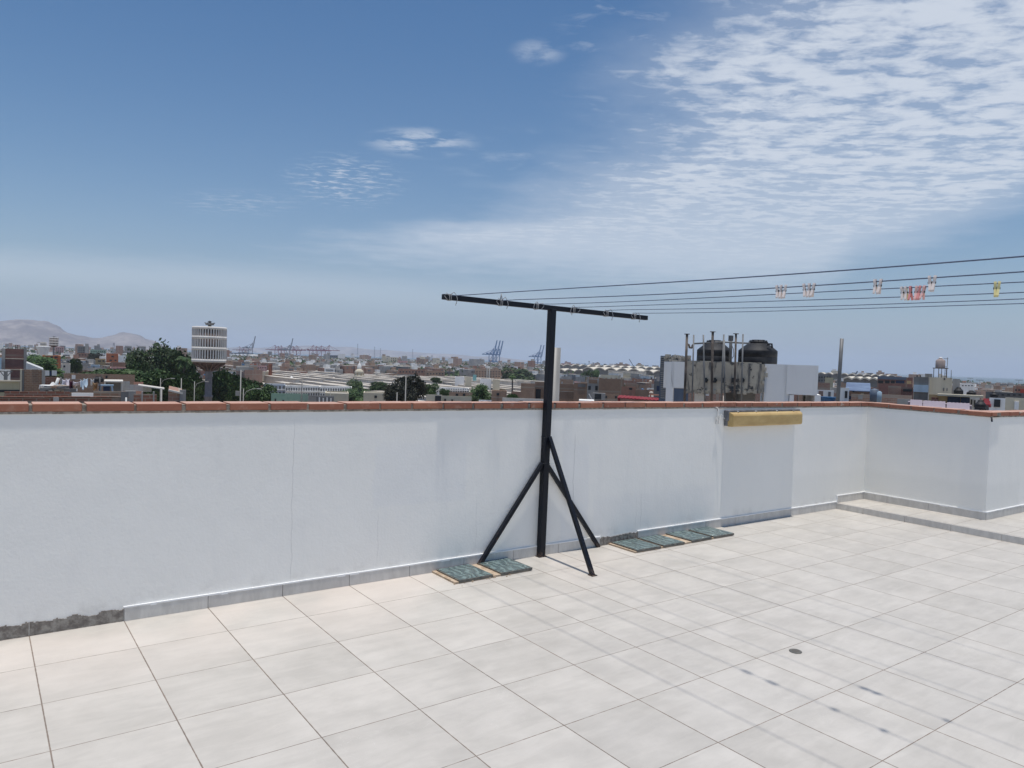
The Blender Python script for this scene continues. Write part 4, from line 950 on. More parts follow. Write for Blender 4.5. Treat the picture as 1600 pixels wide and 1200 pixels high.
T = [(61, 558, 50, 24, 140, 'small bright green tree between the dark red brick building and the orange flats', 'md'),
 (232, 552, 50, 60, 185, 'big dark tree at the left of the tree mass by the white water tower', 'dk'), (262, 546, 58, 66, 190, 'tallest dark tree of the mass left of the water tower', 'dk'),
 (287, 556, 42, 60, 180, 'dark tree under the palm beside the water tower', 'dk'), (218, 572, 30, 44, 160, 'green tree bulging out at the left foot of the tree mass', 'dk'),
 (238, 584, 56, 46, 130, 'broad green crown low in front, left of the water tower stem', 'md'), (275, 590, 60, 44, 120, 'broad green crown low in front, below the palm', 'dk'), (303, 583, 44, 48, 168, 'green crown just left of the water tower stem', 'md'),
 (352, 583, 56, 50, 172, 'green crown just right of the water tower stem', 'md'), (345, 600, 44, 40, 168, 'low green crown right of the water tower stem near the coping', 'dk'), (384, 596, 46, 40, 140, 'green crown around the concrete lamp pole', 'md'), (408, 604, 34, 34, 130, 'rightmost green crown of the tree belt by the water tower', 'md'),
 (558, 596, 34, 26, 200, 'round dark green tree in front of the long white niche facade', 'dk'), (548, 611, 46, 26, 150, 'low spreading green tree in front of the round dark one', 'dk'), (592, 598, 26, 15, 240, 'round dark tree alone among the pale cemetery roofs', 'dk'),
 (640, 590, 46, 46, 125, 'big dark brownish tree behind the tall lamp post', 'br'), (626, 604, 40, 34, 120, 'lower left part tree of the brownish clump by the lamp post', 'br'), (671, 601, 24, 18, 150, 'bright green small tree right of the brownish clump', 'md'), (697, 609, 16, 14, 150, 'small spiky green tree in front of the niche wall', 'md'),
 (750, 604, 36, 34, 140, 'green ragged tree in the middle left of the black post', 'md'), (732, 620, 34, 14, 120, 'low dark bush at the foot of the ragged tree', 'dk'), (801, 617, 18, 14, 110, 'small green bush under the dark palm', 'md'),
 (812, 577, 50, 26, 480, 'wide dome shaped dark green tree behind the palm', 'dk'), (682, 590, 16, 8, 340, 'flat green crown on the edge of the cemetery', 'md'),
 (834, 577, 14, 12, 650, 'small dark tree right of the wide dome tree', 'dk'), (921, 580, 16, 17, 420, 'dark tree in front of the vaulted roofs, left of two', 'dk'), (932, 579, 12, 16, 420, 'spiky green tree in front of the vaulted roofs, right of two', 'md'), (910, 589, 10, 9, 330, 'small green crown left of the two trees by the vaults', 'md'),
 (970, 600, 14, 14, 120, 'dark round crown between the brick houses right of the pipe', 'dk'), (118, 562, 14, 16, 230, 'dark street tree among the left houses', 'dk'), (110, 585, 26, 12, 95, 'low dark bushes behind the laundry', 'dk'), (150, 553, 16, 12, 480, 'brownish tree under the wide greyish block', 'br'),
 (604, 566, 22, 8, 800, 'flat dark trees at the foot of the pale flats', 'dk'), (440, 577, 36, 8, 560, 'line of low olive trees behind the cemetery, left', 'md'), (520, 578, 40, 8, 560, 'line of low olive trees behind the cemetery, beside the dome', 'md'), (615, 577, 34, 10, 520, 'dark green clump behind the cemetery on the right of the dome', 'dk')]
for k, a_ in enumerate(T): tree(*a_, n=9500 if a_[4] < 250 else 3000, seed=k % 5)
q = crown_data(77, 2600, 20, .06, .35); q.v = [(x*4, y*1.5, z*.5) for x, y, z in q.v]
c = P(176, 582, 140); tag(q.build('hedge', L_MD, loc=c, rz=facing(176)), 'long light green hedge strip in front of the white porch house', 'hedge')
def palm(px, py, hpx, wpx, D, label, ty=None):
    top = P(px, py, D); R_ = wpx/2/FPX*D; H_ = hpx/FPX*D*.5; z0 = top.z-H_-G
    root = empty('palm_tree', (top.x, top.y, G)); tag(root, label, 'tree'); q = MB(); q.tube([(0, 0, 0), (.15, 0, z0*.5), (0, 0, z0)], [.38, .26, .22], 8); q.build('trunk', M_BARK, root)
    q = MB(); rr = random.Random(px)
    for k in range(30):
        a_ = rr.uniform(0, 6.283); el = rr.uniform(-.6, 1.3); L = R_*rr.uniform(.85, 1.15); pr_ = None
        for s in range(9):
            u = s/8; x = L*math.cos(el)*u; z = z0+L*math.sin(el)*u-L*.55*u*u*(1+.5*(el > .5)); w = .30*R_*math.sin(math.pi*min(u*.9+.08, 1))
            c0 = Vector((x*math.cos(a_), x*math.sin(a_), z)); sd = Vector((-math.sin(a_), math.cos(a_), 0))
            if pr_ is not None:
                for g in (-1, 1):
                    q.face([pr_, c0, c0+sd*g*w-Vector((0, 0, w*.6)), c0.lerp(pr_, .35)+sd*g*w*.9-Vector((0, 0, w*.7))])
            pr_ = c0
    q.build('fronds', L_MD, root)
palm(288, 538, 40, 30, 170, 'tall palm with drooping fronds beside the white water tower')
palm(801, 580, 16, 14, 260, 'thin dark trunked palm in front of the dome shaped tree'); palm(244, 539, 18, 13, 195, 'spindly palm top over the tree mass, left one'); palm(262, 538, 18, 12, 198, 'spindly palm top over the tree mass, right one')

# --- lamps and poles
def lamp(px, ytop, D, label, arm=1, L=1.8, m=None, rr_=.09, group=None, box_=False, t2=False):
    b_ = P(px, ytop, D); h = b_.z-G; root = empty('street_lamp', (b_.x, b_.y, G), facing(px)); tag(root, label, 'street lamp', group)
    q = MB(); q.tube([(0, 0, 0), (0, 0, h)], [rr_*.75, rr_*.5], 8); q.build('pole', m or F_GRY, root)
    if arm:
        q = MB(); q.tube([(0, 0, h-.9), (arm*.25*L, 0, h-.3), (arm*L*.7, 0, h-.05), (arm*L, 0, h)], .03, 6); q.build('arm', m or F_GRY, root)
        q = MB(); q.box((arm*(L+.3), 0, h), (.5, .2, .09)); q.build('lamp_head', F_ROOFL, root)
    if t2:
        q = MB(); q.bar((-.9, 0, h), (.9, 0, h), .12); q.build('crossarm', m or F_GRY, root)
    if box_: q = MB(); q.box((-.35, -.2, h-3), (.5, .4, .6)); q.build('transformer', F_GRY, root)
lamp(252.5, 607, 60, 'short pale lamp post in front of the trees at the left', 0); lamp(283.5, 591, 90, 'pale post rising over the slanted pinkish brick wall', 0)
lamp(251, 591, 110, 'lamp with its arm reaching right, left of the water tower', 1, 1.2); lamp(304, 596, 100, 'lamp with its arm reaching right against the trees by the tower stem', 1, 1.1)
lamp(376.5, 578, 100, 'thick concrete utility pole with a grey box right of the water tower', 0, m=F_GRY, rr_=.13, box_=True); lamp(380.5, 607, 85, 'curved arm street lamp beside the concrete utility pole', 1, 1.3)
lamp(634.5, 586, 75, 'tall pale lamp post with a T top before the brownish tree', 0, t2=True, rr_=.1); lamp(620.5, 613, 70, 'short grey post left of the tall T lamp post', 0)
lamp(472, 595, 120, 'dark utility pole in front of the niche facade', 0, m=F_DGR, rr_=.14); lamp(466, 602, 140, 'thinner pole beside the dark utility pole', 0, m=F_GRY); lamp(516.5, 612, 130, 'small grey pole by the striped black shed', 0, m=F_GRY)
lamp(767.5, 592, 150, 'dark thin pole right of the ragged tree', 0, m=F_DGR, rr_=.09); lamp(725.5, 594, 170, 'dark thin pole over the pale cemetery roofs', 0, m=F_DGR, rr_=.06); lamp(413, 575, 300, 'thin pole at the left end of the cemetery', 0, m=F_GRY, rr_=.1)
lamp(63.5, 535, 240, 'thin pole topped with floodlights beside the tapered tank', 0, m=F_GRY, rr_=.12, t2=True)
for k, (px, py, D) in enumerate(((1516, 591, 300), (1531, 594, 240), (1592, 594, 260))): lamp(px, py, D, ('thin pole left of the sandy strip on the right', 'thin pole standing before the sandy strip', 'thin pole near the right edge over the brick roofs')[k], 0, m=F_DGR, rr_=.08, t2=True)
# --- cemetery: rows of niche blocks with pale flat roofs
M_NICHE = far('niche_white', (.60, .55, .48), (.72, .67, .60), .5)
M_NROOF = far('niche_roof', (.46, .41, .35), (.64, .59, .52), .25, rnd=.3)
def niche_row(cx, cy, L, rz, h, label, group, holes=True, dw=3.2, m=None, nl=None):
    root = empty('niche_block', (cx, cy, G), rz); tag(root, label, 'niche block', group)
    q = MB(); q.span(-L/2, L/2, -dw/2, dw/2, 0, h); q.build('wall', m or M_NICHE, root)
    q = MB(); q.span(-L/2-.2, L/2+.2, -dw/2-.25, dw/2+.25, h, h+.22); q.build('roof', M_NROOF, root)
    if holes:
        q = MB(); n = int(L/1.2)
        for i in range(n):
            for j in range(3):
                if (i*7+j*3) % 5: q.box((-L/2+(i+.5)*L/n, -dw/2-.02, .6+j*(h-.8)/3+.2), (.7, .08, .5))
        q.build('niche_openings', F_DGR, root)
p0 = P(640, 560, 344); p1 = P(830, 560, 270); rowa = math.atan2(p1.y-p0.y, p1.x-p0.x); dirr = Vector((math.cos(rowa), math.sin(rowa), 0)); nrm = Vector((-dirr.y, dirr.x, 0))
def px_of(v):
    d_ = v-CAM; z = d_.dot(FW)
    return (800+FPX*d_.dot(RT)/z, 600-FPX*d_.dot(UP)/z, math.hypot(d_.x, d_.y)) if z > 1 else (-9999, 0, 0)
cen = P(620, 560, 320); nb = 0
for i in range(-44, 46):
    for j in range(-6, 7):
        c = cen+nrm*(i*5.7+(i % 3)*.7+(i*j % 4)*.35)+dirr*(j*44+(i % 2)*11); c.z = G
        L = 38+((i*5+j*3) % 4)*1.5; px, _, D = px_of(c)
        ends = [px_of(c+dirr*L*s) for s in (-.5, .5)]
        if not all(395 < e[0] < 868 and 178 < e[2] < 470 for e in ends): continue
        if (i*3+j*5) % 9 == 0: continue
        if ends[0][0] > 790 and D < 230: continue
        niche_row(c.x, c.y, L-3, rowa, 2.3+.45*((i*2+j*3) % 4), 'long pale niche block with flat roof in the rows of the cemetery', 'rows of pale niche blocks in the cemetery', False)
        nb += 1
# long two storey niche facade
def facade(x0, x1, yt, ymid, yb, D, label, m, bays, name='niche_facade'):
    r_, w_, h_, iv = bld(label, x0, x1, yt, D, 5, m, name=name, cat='niche building', roof=F_ROOFL)
    for (a_, b_) in ((yt, ymid), (ymid, yb)):
        for k in range(bays):
            xa = x0+(x1-x0)*(k+.2)/bays; xb = x0+(x1-x0)*(k+.8)/bays
            part_box(r_, iv, xa, xb, a_+(b_-a_)*.3, b_-(b_-a_)*.15, D, -.05, .06, F_DGR, 'opening')
    part_box(r_, iv, x0, x1, ymid-.5, ymid+.4, D, -.25, .0, F_WHT, 'ledge')
F_NB = far('niche_blue', (.42, .46, .53), (.56, .59, .64), .8)
facade(412, 446, 600.5, 609, 620, 178, 'pale blue left end of the long niche facade beside the trees', F_NB, 6)
facade(446, 500, 603.5, 611.5, 620, 176, 'white middle stretch of the long niche facade with dark openings', F_WHT, 14)
facade(500, 550, 604.5, 612.5, 621, 175, 'white right stretch of the long niche facade behind the round tree', F_WHT, 13)
facade(678, 733, 606.5, 609.5, 613.5, 172, 'low white niche wall with a row of dark squares', F_WHT, 15)
bld('greenish grey house with small dark doors below the niche facade', 424, 482, 615, 120, 8, F_GRN, name='house', wins=[(429, 431.5, 623, 630), (441, 444, 625, 630)])
bld('tan walled house with a dark red fringe right of the greenish one', 482, 522, 618, 118, 8, F_GRY, name='house', roof=F_RED); 
r_, w_, h_, iv = bld('black striped shed below the long niche facade', 494, 522, 620, 100, 5, F_DGR, name='shed', roof=F_DGR)
for k in range(4): part_box(r_, iv, 498+k*6, 500+k*6, 621+k % 2, 632, 100, -.1, .0, F_WHT, 'post')
bld('long sand coloured house left of the low spreading tree', 508, 545, 614.5, 135, 8, F_CRM, name='house'); bld('sand coloured wall behind the low bushes, left of the brownish tree', 568, 605, 614, 130, 6, F_CRM, name='house', wins=[(585, 589, 618, 622)])
bld('cream house with a big dark doorway right of the brownish tree', 666, 691, 616.5, 95, 7, F_CRM, name='house', wins=[(679.5, 689, 618.5, 640)])
bld('low cream wall running right from the cream house', 690, 737, 619, 100, 5, F_CRM, name='house', wins=[(694, 697, 623, 629), (705, 708, 624, 630)])
bld('brown rubble wall below the niche wall', 702, 738, 613, 125, 5, B_BRN, name='brick_house', wins=[(712, 716, 615, 619), (723, 727, 615, 619)])
bld('small grey parked-up container near the coping, left of the black post', 748, 768, 625, 70, 4, F_SHW, name='container', wins=[(751, 755, 627, 630), (761, 765, 627, 630)], cat='container')
bld('brown brick wall pieces behind the ragged tree', 768, 792, 611, 135, 5, B_BRN, name='brick_house', wins=[(776, 780, 614, 618)]); bld('pale roofed low house under the palm', 785, 852, 622.5, 90, 8, F_ROOFL, name='house', wins=[(812, 817, 626, 631)])
bld('small orange brick house left of the tall brown brick one', 800, 816, 612, 125, 7, B_PNK, name='brick_house')
r_, w_, h_, iv = bld('tall brown brick house with an open dark bay left of the black post', 814, 836, 599, 115, 9, B_BRN, name='brick_building')
r_, w_, h_, iv = bld('brown brick house partly hidden by the black post', 836, 862, 597, 120, 9, B_BRN, name='brick_building', wins=[(837, 845, 608, 624)])
# chapel with golden dome, white pyramid
c = P(561, 592, 400); u = 400/FPX; q = MB(); q.lathe([(9*u, -6), (9*u, 2.5*u), (9.5*u, 3*u), (7.5*u, 5*u), (7*u, 9*u), (7.6*u, 9.5*u), (5.5*u, 13*u), (3*u, 15*u)], n=20); q.build
root = empty('chapel', c); tag(root, 'small cream chapel with stacked drum and dome in the cemetery', 'chapel')
q.build('drum', F_CRM, root); q = MB(); q.lathe([(3*u, 14.5*u), (3.2*u, 17*u), (3.1*u, 20*u), (1.6*u, 23*u), (.4*u, 25*u), (.1*u, 29*u)], n=16); q.build('dome', F_WHT, root)
q = MB()
for k in range(8): a_ = k*.785; q.box((7.2*u*math.cos(a_), 7.2*u*math.sin(a_), 7*u), (.6*u, 1.6*u, 3*u), a_)
q.build('window_ring', F_OCH, root)
for (px, py, ww, D, lb) in ((455.5, 587, 10, 330, 'small bright white pyramid tomb among the cemetery roofs'), (545, 590, 4, 360, 'tiny white obelisk tomb left of the chapel')):
    c = P(px, py, D); r0 = ww/2/FPX*D; hh = min(r0*1.5, 3.2) if ww > 5 else 2.5; q = MB(); q.v = [(-r0, -r0, G-c.z+0), (r0, -r0, G-c.z), (r0, r0, G-c.z), (-r0, r0, G-c.z), (-r0, -r0, -hh), (r0, -r0, -hh), (r0, r0, -hh), (-r0, r0, -hh), (0, 0, 0)]
    q.f = [(0, 1, 5, 4), (1, 2, 6, 5), (2, 3, 7, 6), (3, 0, 4, 7), (4, 5, 8), (5, 6, 8), (6, 7, 8), (7, 4, 8)]; q.mi = [0]*8; q.sm = [False]*8
    tag(q.build('pyramid_tomb', F_WHT, loc=c, rz=facing(px)+.3), lb, 'tomb')
for k, (x0, x1, yt, D, m, lb) in enumerate(((711, 721, 590, 300, F_CRM, 'white'), )): pass
bld('pale grey mausoleum left of the cream cube in the cemetery', 711, 725, 589, 300, 7, F_SHW, name='mausoleum'); bld('cream cube shaped mausoleum', 727, 737, 589.5, 280, 7, F_CRM, name='mausoleum'); bld('turquoise small house behind the cream mausoleum', 739, 744.5, 586, 360, 7, far('turquoise', (.2, .42, .42), (.26, .5, .5)), name='house')
bld('long pale grey mausoleum row left of the dark palm', 750, 768, 592.5, 280, 7, F_SHW, name='mausoleum'); bld('second cream mausoleum, right of the pale grey row', 770, 781, 593.5, 270, 7, F_CRM, name='mausoleum')
bld('white house with two dark bands left of the chapel', 507, 523, 575.5, 470, 9, F_WHT, name='house', wins=[(509, 521, 577.5, 579), (509, 521, 581, 582.5)])
bld('cream hall with an orange striped pylon at the left of the cemetery', 398, 420, 581, 380, 12, F_CRM, name='hall'); bld('orange striped pylon beside the cream hall', 420, 425.5, 569.5, 378, 3, F_ORG, name='pylon', wins=[(421.2, 422.2, 570, 586), (423.4, 424.4, 570, 586)])
bld('deep red house right of the water tower', 384, 401, 569, 430, 12, F_RED, name='house', wins=grid(386, 400, 571, 575, 4, 1)); bld('orange fronted house immediately right of the water tower stem', 341, 350, 567, 400, 10, F_ORG, name='house'); bld('pale pink house between the red one and the cemetery', 401, 417, 572, 420, 12, F_PNK, name='house', wins=grid(402, 416, 573, 576, 4, 1))
bld('green walled building with a row of dark arches right of the tower', 350, 372, 569, 410, 10, F_GRN, name='house', wins=grid(352, 371, 571, 578, 6, 1, .6, .8))

# --- brick houses in front of the vaults
r_, w_, h_, iv = bld('brown brick house just right of the grey vent pipe', 869, 903, 600, 115, 9, B_BRN, name='brick_building', wins=[(870, 874, 604, 607)])
part_box(r_, iv, 869, 903, 611.5, 612.3, 115, -.06, .05, F_GRY, 'string_course')
bld('grey brown brick house with one shuttered opening', 897, 919, 598.5, 113, 9, B_BRN, name='brick_building', wins=[(903, 915, 600, 605, F_DGR)])
r_, w_, h_, iv = bld('unfinished concrete framed house with brick infill right of the pipe', 918, 945, 592, 112, 10, F_GRY, name='brick_building', wins=[(919, 923, 603, 609), (930, 934, 603, 610), (920, 933, 593, 599, B_BRN)])
for px in (919, 926, 935, 944): part_box(r_, iv, px-.5, px+.5, 589.5, 592, 112, .1, .4, F_GRY, 'column')
r_, w_, h_, iv = bld('tall brown brick house with a rough roofline in the row right of the pipe', 936, 975, 592, 110, 11, B_BRN, name='brick_building')
for k in range(9): part_box(r_, iv, 938+k*4, 940.5+k*4, 590.5+(k*3) % 2, 592.5, 110, .05, .3, F_GRY if k % 2 else B_BRN, 'block')
bld('reddish brick house with a pale roof edge in front of the tall one', 971, 993, 604, 95, 8, B_RED, name='brick_building', roof=F_ROOFL, wins=[(983, 988, 606, 609)])
bld('low brown brick house right of the reddish one', 990, 1014, 608.5, 97, 8, B_BRN, name='brick_building'); bld('dark house with blue windows next to the neighbouring white building', 1022, 1042, 596, 95, 9, F_DGR, name='house', wins=[(1026, 1035, 603, 611, F_NAVY), (1037, 1041, 603, 611, F_NAVY)])
bld('low brick house with two dark doors before the unfinished one', 944, 968, 616, 85, 7, B_BRN, name='brick_house', wins=[(945.5, 948.5, 618.5, 622), (961, 964, 618.5, 622.5)])
def slab_roof(px0, px1, py, D, dep, dz, m, label, cat='roof sheet', name='sloping_roof', drop=.6, corrug=0, tilt=0.):
    a_, b_ = P(px0, py, D), P(px1, py, D); L = (b_-a_).length; q = MB(); n = corrug or 1
    for k in range(n): q.box((-L/2+(k+.5)*L/n, 0, (k % 2)*.006*dep), (L/n*1.01, dep, .05))
    for sx in (-.48, .48):
        for sy in (-.45, .45): q.bar((sx*L, sy*dep, -drop), (sx*L, sy*dep, 0), .07)
    o = q.build(name, m, loc=(a_+b_)/2, rz=facing((px0+px1)/2)); o.rotation_euler.x = dz; o.rotation_euler.y = tilt
    return tag(o, label, cat)
slab_roof(966, 1040, 622.5, 45, 3.4, -.0, F_REDSH, 'long red corrugated roof sloping down toward the white building', drop=4, corrug=26, tilt=.03)
slab_roof(1016, 1040, 617, 52, 3.5, -.05, F_PEACH, 'peach coloured roof sheet behind the red one', drop=4)
slab_roof(905, 928, 625.5, 42, 1.6, 0, F_WHT, 'pale roof slab just behind the coping right of the pipe', drop=4)
root = empty('air_conditioner', P(934, 625, 45), facing(934)); tag(root, 'small box unit with dark face on the roof right of the vent pipe', 'rooftop unit')
q = MB(); q.span(-.3, .45, 0, .4, 0, .42); q.build('body', F_GRY, root); q = MB(); q.span(-.2, .2, -.03, .0, .05, .38); q.build('grille', F_DARK, root); q = MB(); q.bar((-.55, -.1, .35), (-.3, 0, -.05), .05); q.build('stay', F_WHT, root)

# --- vaulted warehouse roofs
M_VLT = far('vault_cream', (.58, .53, .44), (.68, .63, .54), .05)
def vaults(px0, px1, py, n, D, dep, label, rot=0., hh=None, group=None):
    a_, b_ = P(px0, py, D), P(px1, py, D); L = (b_-a_).length; c = (a_+b_)/2; root = empty('vaulted_warehouse', (c.x, c.y, G), facing((px0+px1)/2)+rot); tag(root, label, 'warehouse', group)
    H = c.z-G; w = L/n; rise = w*.22; q = MB(); q2 = MB()
    for k in range(n):
        x0 = -L/2+k*w; ns = 12
        for s in range(ns):
            u0, u1 = s/ns, (s+1)/ns; za, zb = H-rise+rise*math.sin(math.pi*u0), H-rise+rise*math.sin(math.pi*u1)
            xa, xb = x0+u0*w, x0+u1*w; q.face([(xa, -1.5, za), (xb, -1.5, zb), (xb, dep, zb), (xa, dep, za)], 0, True); q.face([(xa, -1.5, za-.8), (xb, -1.5, zb-.8), (xb, -1.5, zb), (xa, -1.5, za)])
            q2.face([(xa, 0, 0), (xb, 0, 0), (xb, 0, zb-.3), (xa, 0, za-.3)])
    q2.face([(-L/2, 0, 0), (-L/2, dep, 0), (-L/2, dep, H-rise), (-L/2, 0, H-rise)]); q2.face([(L/2, 0, 0), (L/2, dep, 0), (L/2, dep, H-rise), (L/2, 0, H-rise)])
    q.build('vaulted_roof', M_VLT, root); q2.build('gable_wall', F_DGR, root); return root
vaults(868, 1075, 571.5, 16, 900, 60, 'far row of small cream vaults on the skyline right of the pipe', .08); vaults(868, 912, 576.5, 3, 640, 60, 'three cream vaults directly right of the vent pipe', -.1)
vaults(910, 1000, 574.5, 5, 620, 70, 'larger cream vaults with dark arched ends behind the two trees', -.12); vaults(985, 1075, 578.5, 5, 640, 60, 'cream vaults reaching to the grey slatted tower', .1)
bld('long grey shed front below the larger cream vaults', 950, 1010, 580, 560, 25, F_ROOF, name='warehouse', cat='warehouse')
vaults(1277, 1400, 583.5, 10, 760, 50, 'far row of small cream vaults right of the white building'); vaults(1318, 1372, 589, 4, 420, 45, 'nearer cream vaults with dark arches behind the blue tarpaulin', -.05)
bld('pink hotel block on the skyline right of the vent pipe', 877, 898, 568, 1200, 25, F_PNK, name='hotel', wins=grid(878, 897, 569, 575, 7, 2))
part_box(*bld('small roof storey of the pink hotel block', 884, 892, 566, 1205, 15, F_PNK, name='roof_storey')[0::3], 885, 891, 566.8, 567.6, 1205, -.2, 0, F_DGR, 'window_band')
bld('brownish grey house right of the white building, at its edge', 1277, 1300, 584.5, 330, 15, F_DGR, name='house', wins=grid(1278, 1299, 587, 597, 5, 2)); bld('olive cream hall behind the steel pole', 1289, 1302, 590.5, 250, 10, F_OLV, name='hall')

# --- the neighbouring white building with tanks
D0 = 21.5
root = empty('neighbour_building', (*P(1157, 600, D0).xy, G), facing(1157)); tag(root, 'white neighbouring building with stained concrete beam, openings and steel columns', 'building')
rm = Matrix.Rotation(facing(1157), 4, 'Z'); rm.translation = root.location; NI = rm.inverted()
def nb(px0, px1, py0, py1, y0, y1, m, nm, bev=0.):
    # px measured on the plane y0 of the local frame
    def loc(px, py):
        dd = FW + RT*((px-800)/FPX) + UP*((600-py)/FPX); o3 = NI @ CAM; d3 = NI.to_3x3() @ dd; t_ = (y0-o3.y)/d3.y; return o3+d3*t_
    a_, b_ = loc(px0, (py0+py1)/2), loc(px1, (py0+py1)/2); zt = loc((px0+px1)/2, py0).z; zb = loc((px0+px1)/2, py1).z
    q = MB(); q.span(a_.x, b_.x, y0, y1, zb, zt); return q.build(nm, m, root, bev=bev)
nb(1037, 1048.5, 565, 820, .0, .25, F_SHW, 'corner_pier'); nb(1048.5, 1070, 565, 606, .0, .25, F_SHW, 'beam'); nb(1037, 1070, 565.4, 606.4, .3, 1.5, F_SHW, 'beam_side')
nb(1070, 1190, 566.5, 611, .02, .27, M_STAIN, 'stained_beam')
nb(1081, 1098, 608, 820, .6, .85, F_SHW, 'pier'); nb(1127, 1148, 613, 820, .8, 1.0, F_DGR, 'pier'); nb(1148, 1176, 613, 820, .9, 1.1, F_GRY, 'pier')
nb(1190, 1229, 569, 820, .1, 3.4, F_SHW, 'side_wall')
nb(1229, 1278, 570.5, 617, .06, 3.4, F_SHW, 'front_wall'); nb(1229, 1236, 617, 820, .06, 3.2, F_SHW, 'pier'); nb(1268.5, 1278, 617, 820, .06, 3.2, F_SHW, 'pier'); nb(1250, 1268.5, 617, 820, 3.0, 3.2, F_GRY, 'recess_wall')
nb(1050, 1186, 640, 820, 1.6, 3.6, F_GRY, 'lower_wall'); nb(1045, 1190, 564.5, 567, .3, 3.2, M_STAIN, 'roof_slab')
q = MB(); rr = random.Random(4)        # broken lower and right edge of the concrete
for k in range(46):
    px = rr.uniform(1072, 1196); py = 611+rr.uniform(-1, 2.5) if px < 1186 else rr.uniform(568, 612)
    p_ = NI @ P(px, py, D0-.05); q.box((p_.x, .1+rr.uniform(-.04, .06), p_.z), (rr.uniform(.04, .2), .22, rr.uniform(.03, .12)), rr.uniform(-.2, .2))
for k in range(5): 
    p_ = NI @ P((1103, 1117, 1129, 1145, 1160)[k], 594, D0); q3 = MB(); q3.box((p_.x, .0, p_.z), (.07, .08, .14)); q3.box((p_.x+.04, -.01, p_.z), (.04, .08, .07)); q3.build('anchor_hole', F_DARK, root)
pa_, pb_, pc_ = NI @ P(1073, 611, D0-.05), NI @ P(1186, 611, D0-.05), NI @ P(1189, 569, D0-.05)
q.span(pa_.x, pb_.x+.08, .03, .2, pb_.z-.04, pb_.z+.06); q.span(pb_.x, pb_.x+.12, .03, .2, pb_.z, pc_.z)
q.build('broken_edge', [M_STAIN], root)
# steel columns standing on the slab edge
cols = [(1073.5, 522, 1069, 5), (1084, 523, 1081, 3), (1099, 523, 1101.5, 3), (1113.7, 518.5, 1111.5, 5.), (1131, 522.5, 1126, 3), (1131.5, 531, 1132.5, 3.4), (1150, 521.5, 1147, 4), (1161, 522, 1158, 3)]
cn = ['leftmost rusty steel column before the stained beam', 'second steel column from the left, joined by a small bent pipe', 'third steel column from the left, before the first black tank', 'thickest and tallest steel column in front of the first black tank',
      'leaning steel column right of the tallest one', 'short steel column crossing the leaning one', 'steel column in the gap between the two black tanks', 'rightmost steel column, before the second black tank']
for (xt, yt, xb, wd), lb in zip(cols, cn):
    a_, b_ = P(xb, 640, D0-.9), P(xt, yt, D0-.9); r0 = wd/2/FPX*D0*.72; ro = empty('steel_column', a_, 0); tag(ro, lb, 'steel column', 'steel columns of the neighbouring building')
    q = MB(); q.tube([(0, 0, 0), tuple(b_-a_)], r0, 8); q.build('shaft', F_RUST if wd > 3.5 else F_STL, ro)
    if wd > 3.9: q = MB(); q.box(tuple(b_-a_), (.11, .10, .02)); q.build('top_plate', F_RUST, ro)
a_ = P(1083, 537, D0-.85); q = MB(); q.tube([(0, 0, 0), tuple(P(1131, 534.5, D0-.85)-a_), tuple(P(1172, 536.5, D0-.85)-a_)], .022, 6); tag(q.build('water_pipe', F_STL, loc=a_), 'thin horizontal pipe running across the steel columns to the second tank', 'pipe')
a_ = P(1074, 538, D0-.85); q = MB(); q.tube([tuple(P(x, y, D0-.85)-a_) for x, y in ((1074, 538), (1076.5, 539), (1077.5, 543), (1080.5, 543.5), (1082, 540), (1084, 538))], .03, 6); tag(q.build('bent_pipe', F_RUST, loc=a_), 'small bent trap pipe between the first two steel columns', 'pipe')
tank(1115.5, 531.5, 566.5, 51, D0+1.6, 'left large black water tank on the white neighbouring roof', group='pair of large black water tanks'); tank(1183.3, 531, 569, 55.5, D0+1.3, 'right large black water tank on the white neighbouring roof', group='pair of large black water tanks')
a_ = P(1141, 566, D0+.9); q = MB(); q.tube([(0, 0, 0), tuple(P(1142, 527, D0+.9)-a_)], .045, 8); q.box(tuple(P(1142, 528.5, D0+.9)-a_), (.1, .1, .16)); q.tube([tuple(P(x, y, D0+.9)-a_) for x, y in ((1143, 538), (1146, 546), (1146.5, 556), (1144, 560))], .01, 5)
tag(q.build('electric_post', F_DGR, loc=a_), 'dark post with a small box between the two black tanks', 'post')
a_ = P(1203, 540, D0+.9); q = MB(); q.tube([tuple(P(x, y, D0+.9)-a_) for x, y in ((1200, 540), (1200, 537.5), (1206, 537.5), (1206.5, 544))], .03, 6); tag(q.build('vent_loop', F_BLK, loc=a_), 'short pipe loop at the shoulder of the right black tank', 'pipe')
# slatted tower left of it
r_, w_, h_, iv = bld('grey slatted tower with a rough stone top behind the white building', 1032, 1078, 556.5, 42, 5, F_CGRY, name='slatted_tower')
for k in range(22): part_box(r_, iv, 1032, 1044, 558+k*3.0, 559.3+k*3.0, 42, -.08, .0, F_GRY, 'slat')
q = MB(); rr = random.Random(12)
for k in range(90): q.box((rr.uniform(-w_/2+.25, w_/2), rr.uniform(-.1, .3), h_-rr.uniform(-.05, .28)), (rr.uniform(.08, .22), rr.uniform(.08, .2), rr.uniform(.06, .14)), rr.random())
q.build('stone_coping', F_ROOF, r_)
# things seen below the white building
bld('brick and white house seen under the stained beam', 1052, 1130, 607.5, 60, 6, B_PNK, name='brick_house', roof=F_ROOFL, wins=[(1100, 1108, 611, 618, F_WHT), (1058, 1070, 618, 630, F_GRN)])
bld('bright blue box cabin right of the stained beam', 1204, 1215, 616, 45, 3, F_BLUE, name='cabin', cat='cabin'); bld('small brick house behind the blue cabin', 1176, 1204, 614.5, 60, 6, B_PNK, name='brick_house', roof=F_ROOFL)

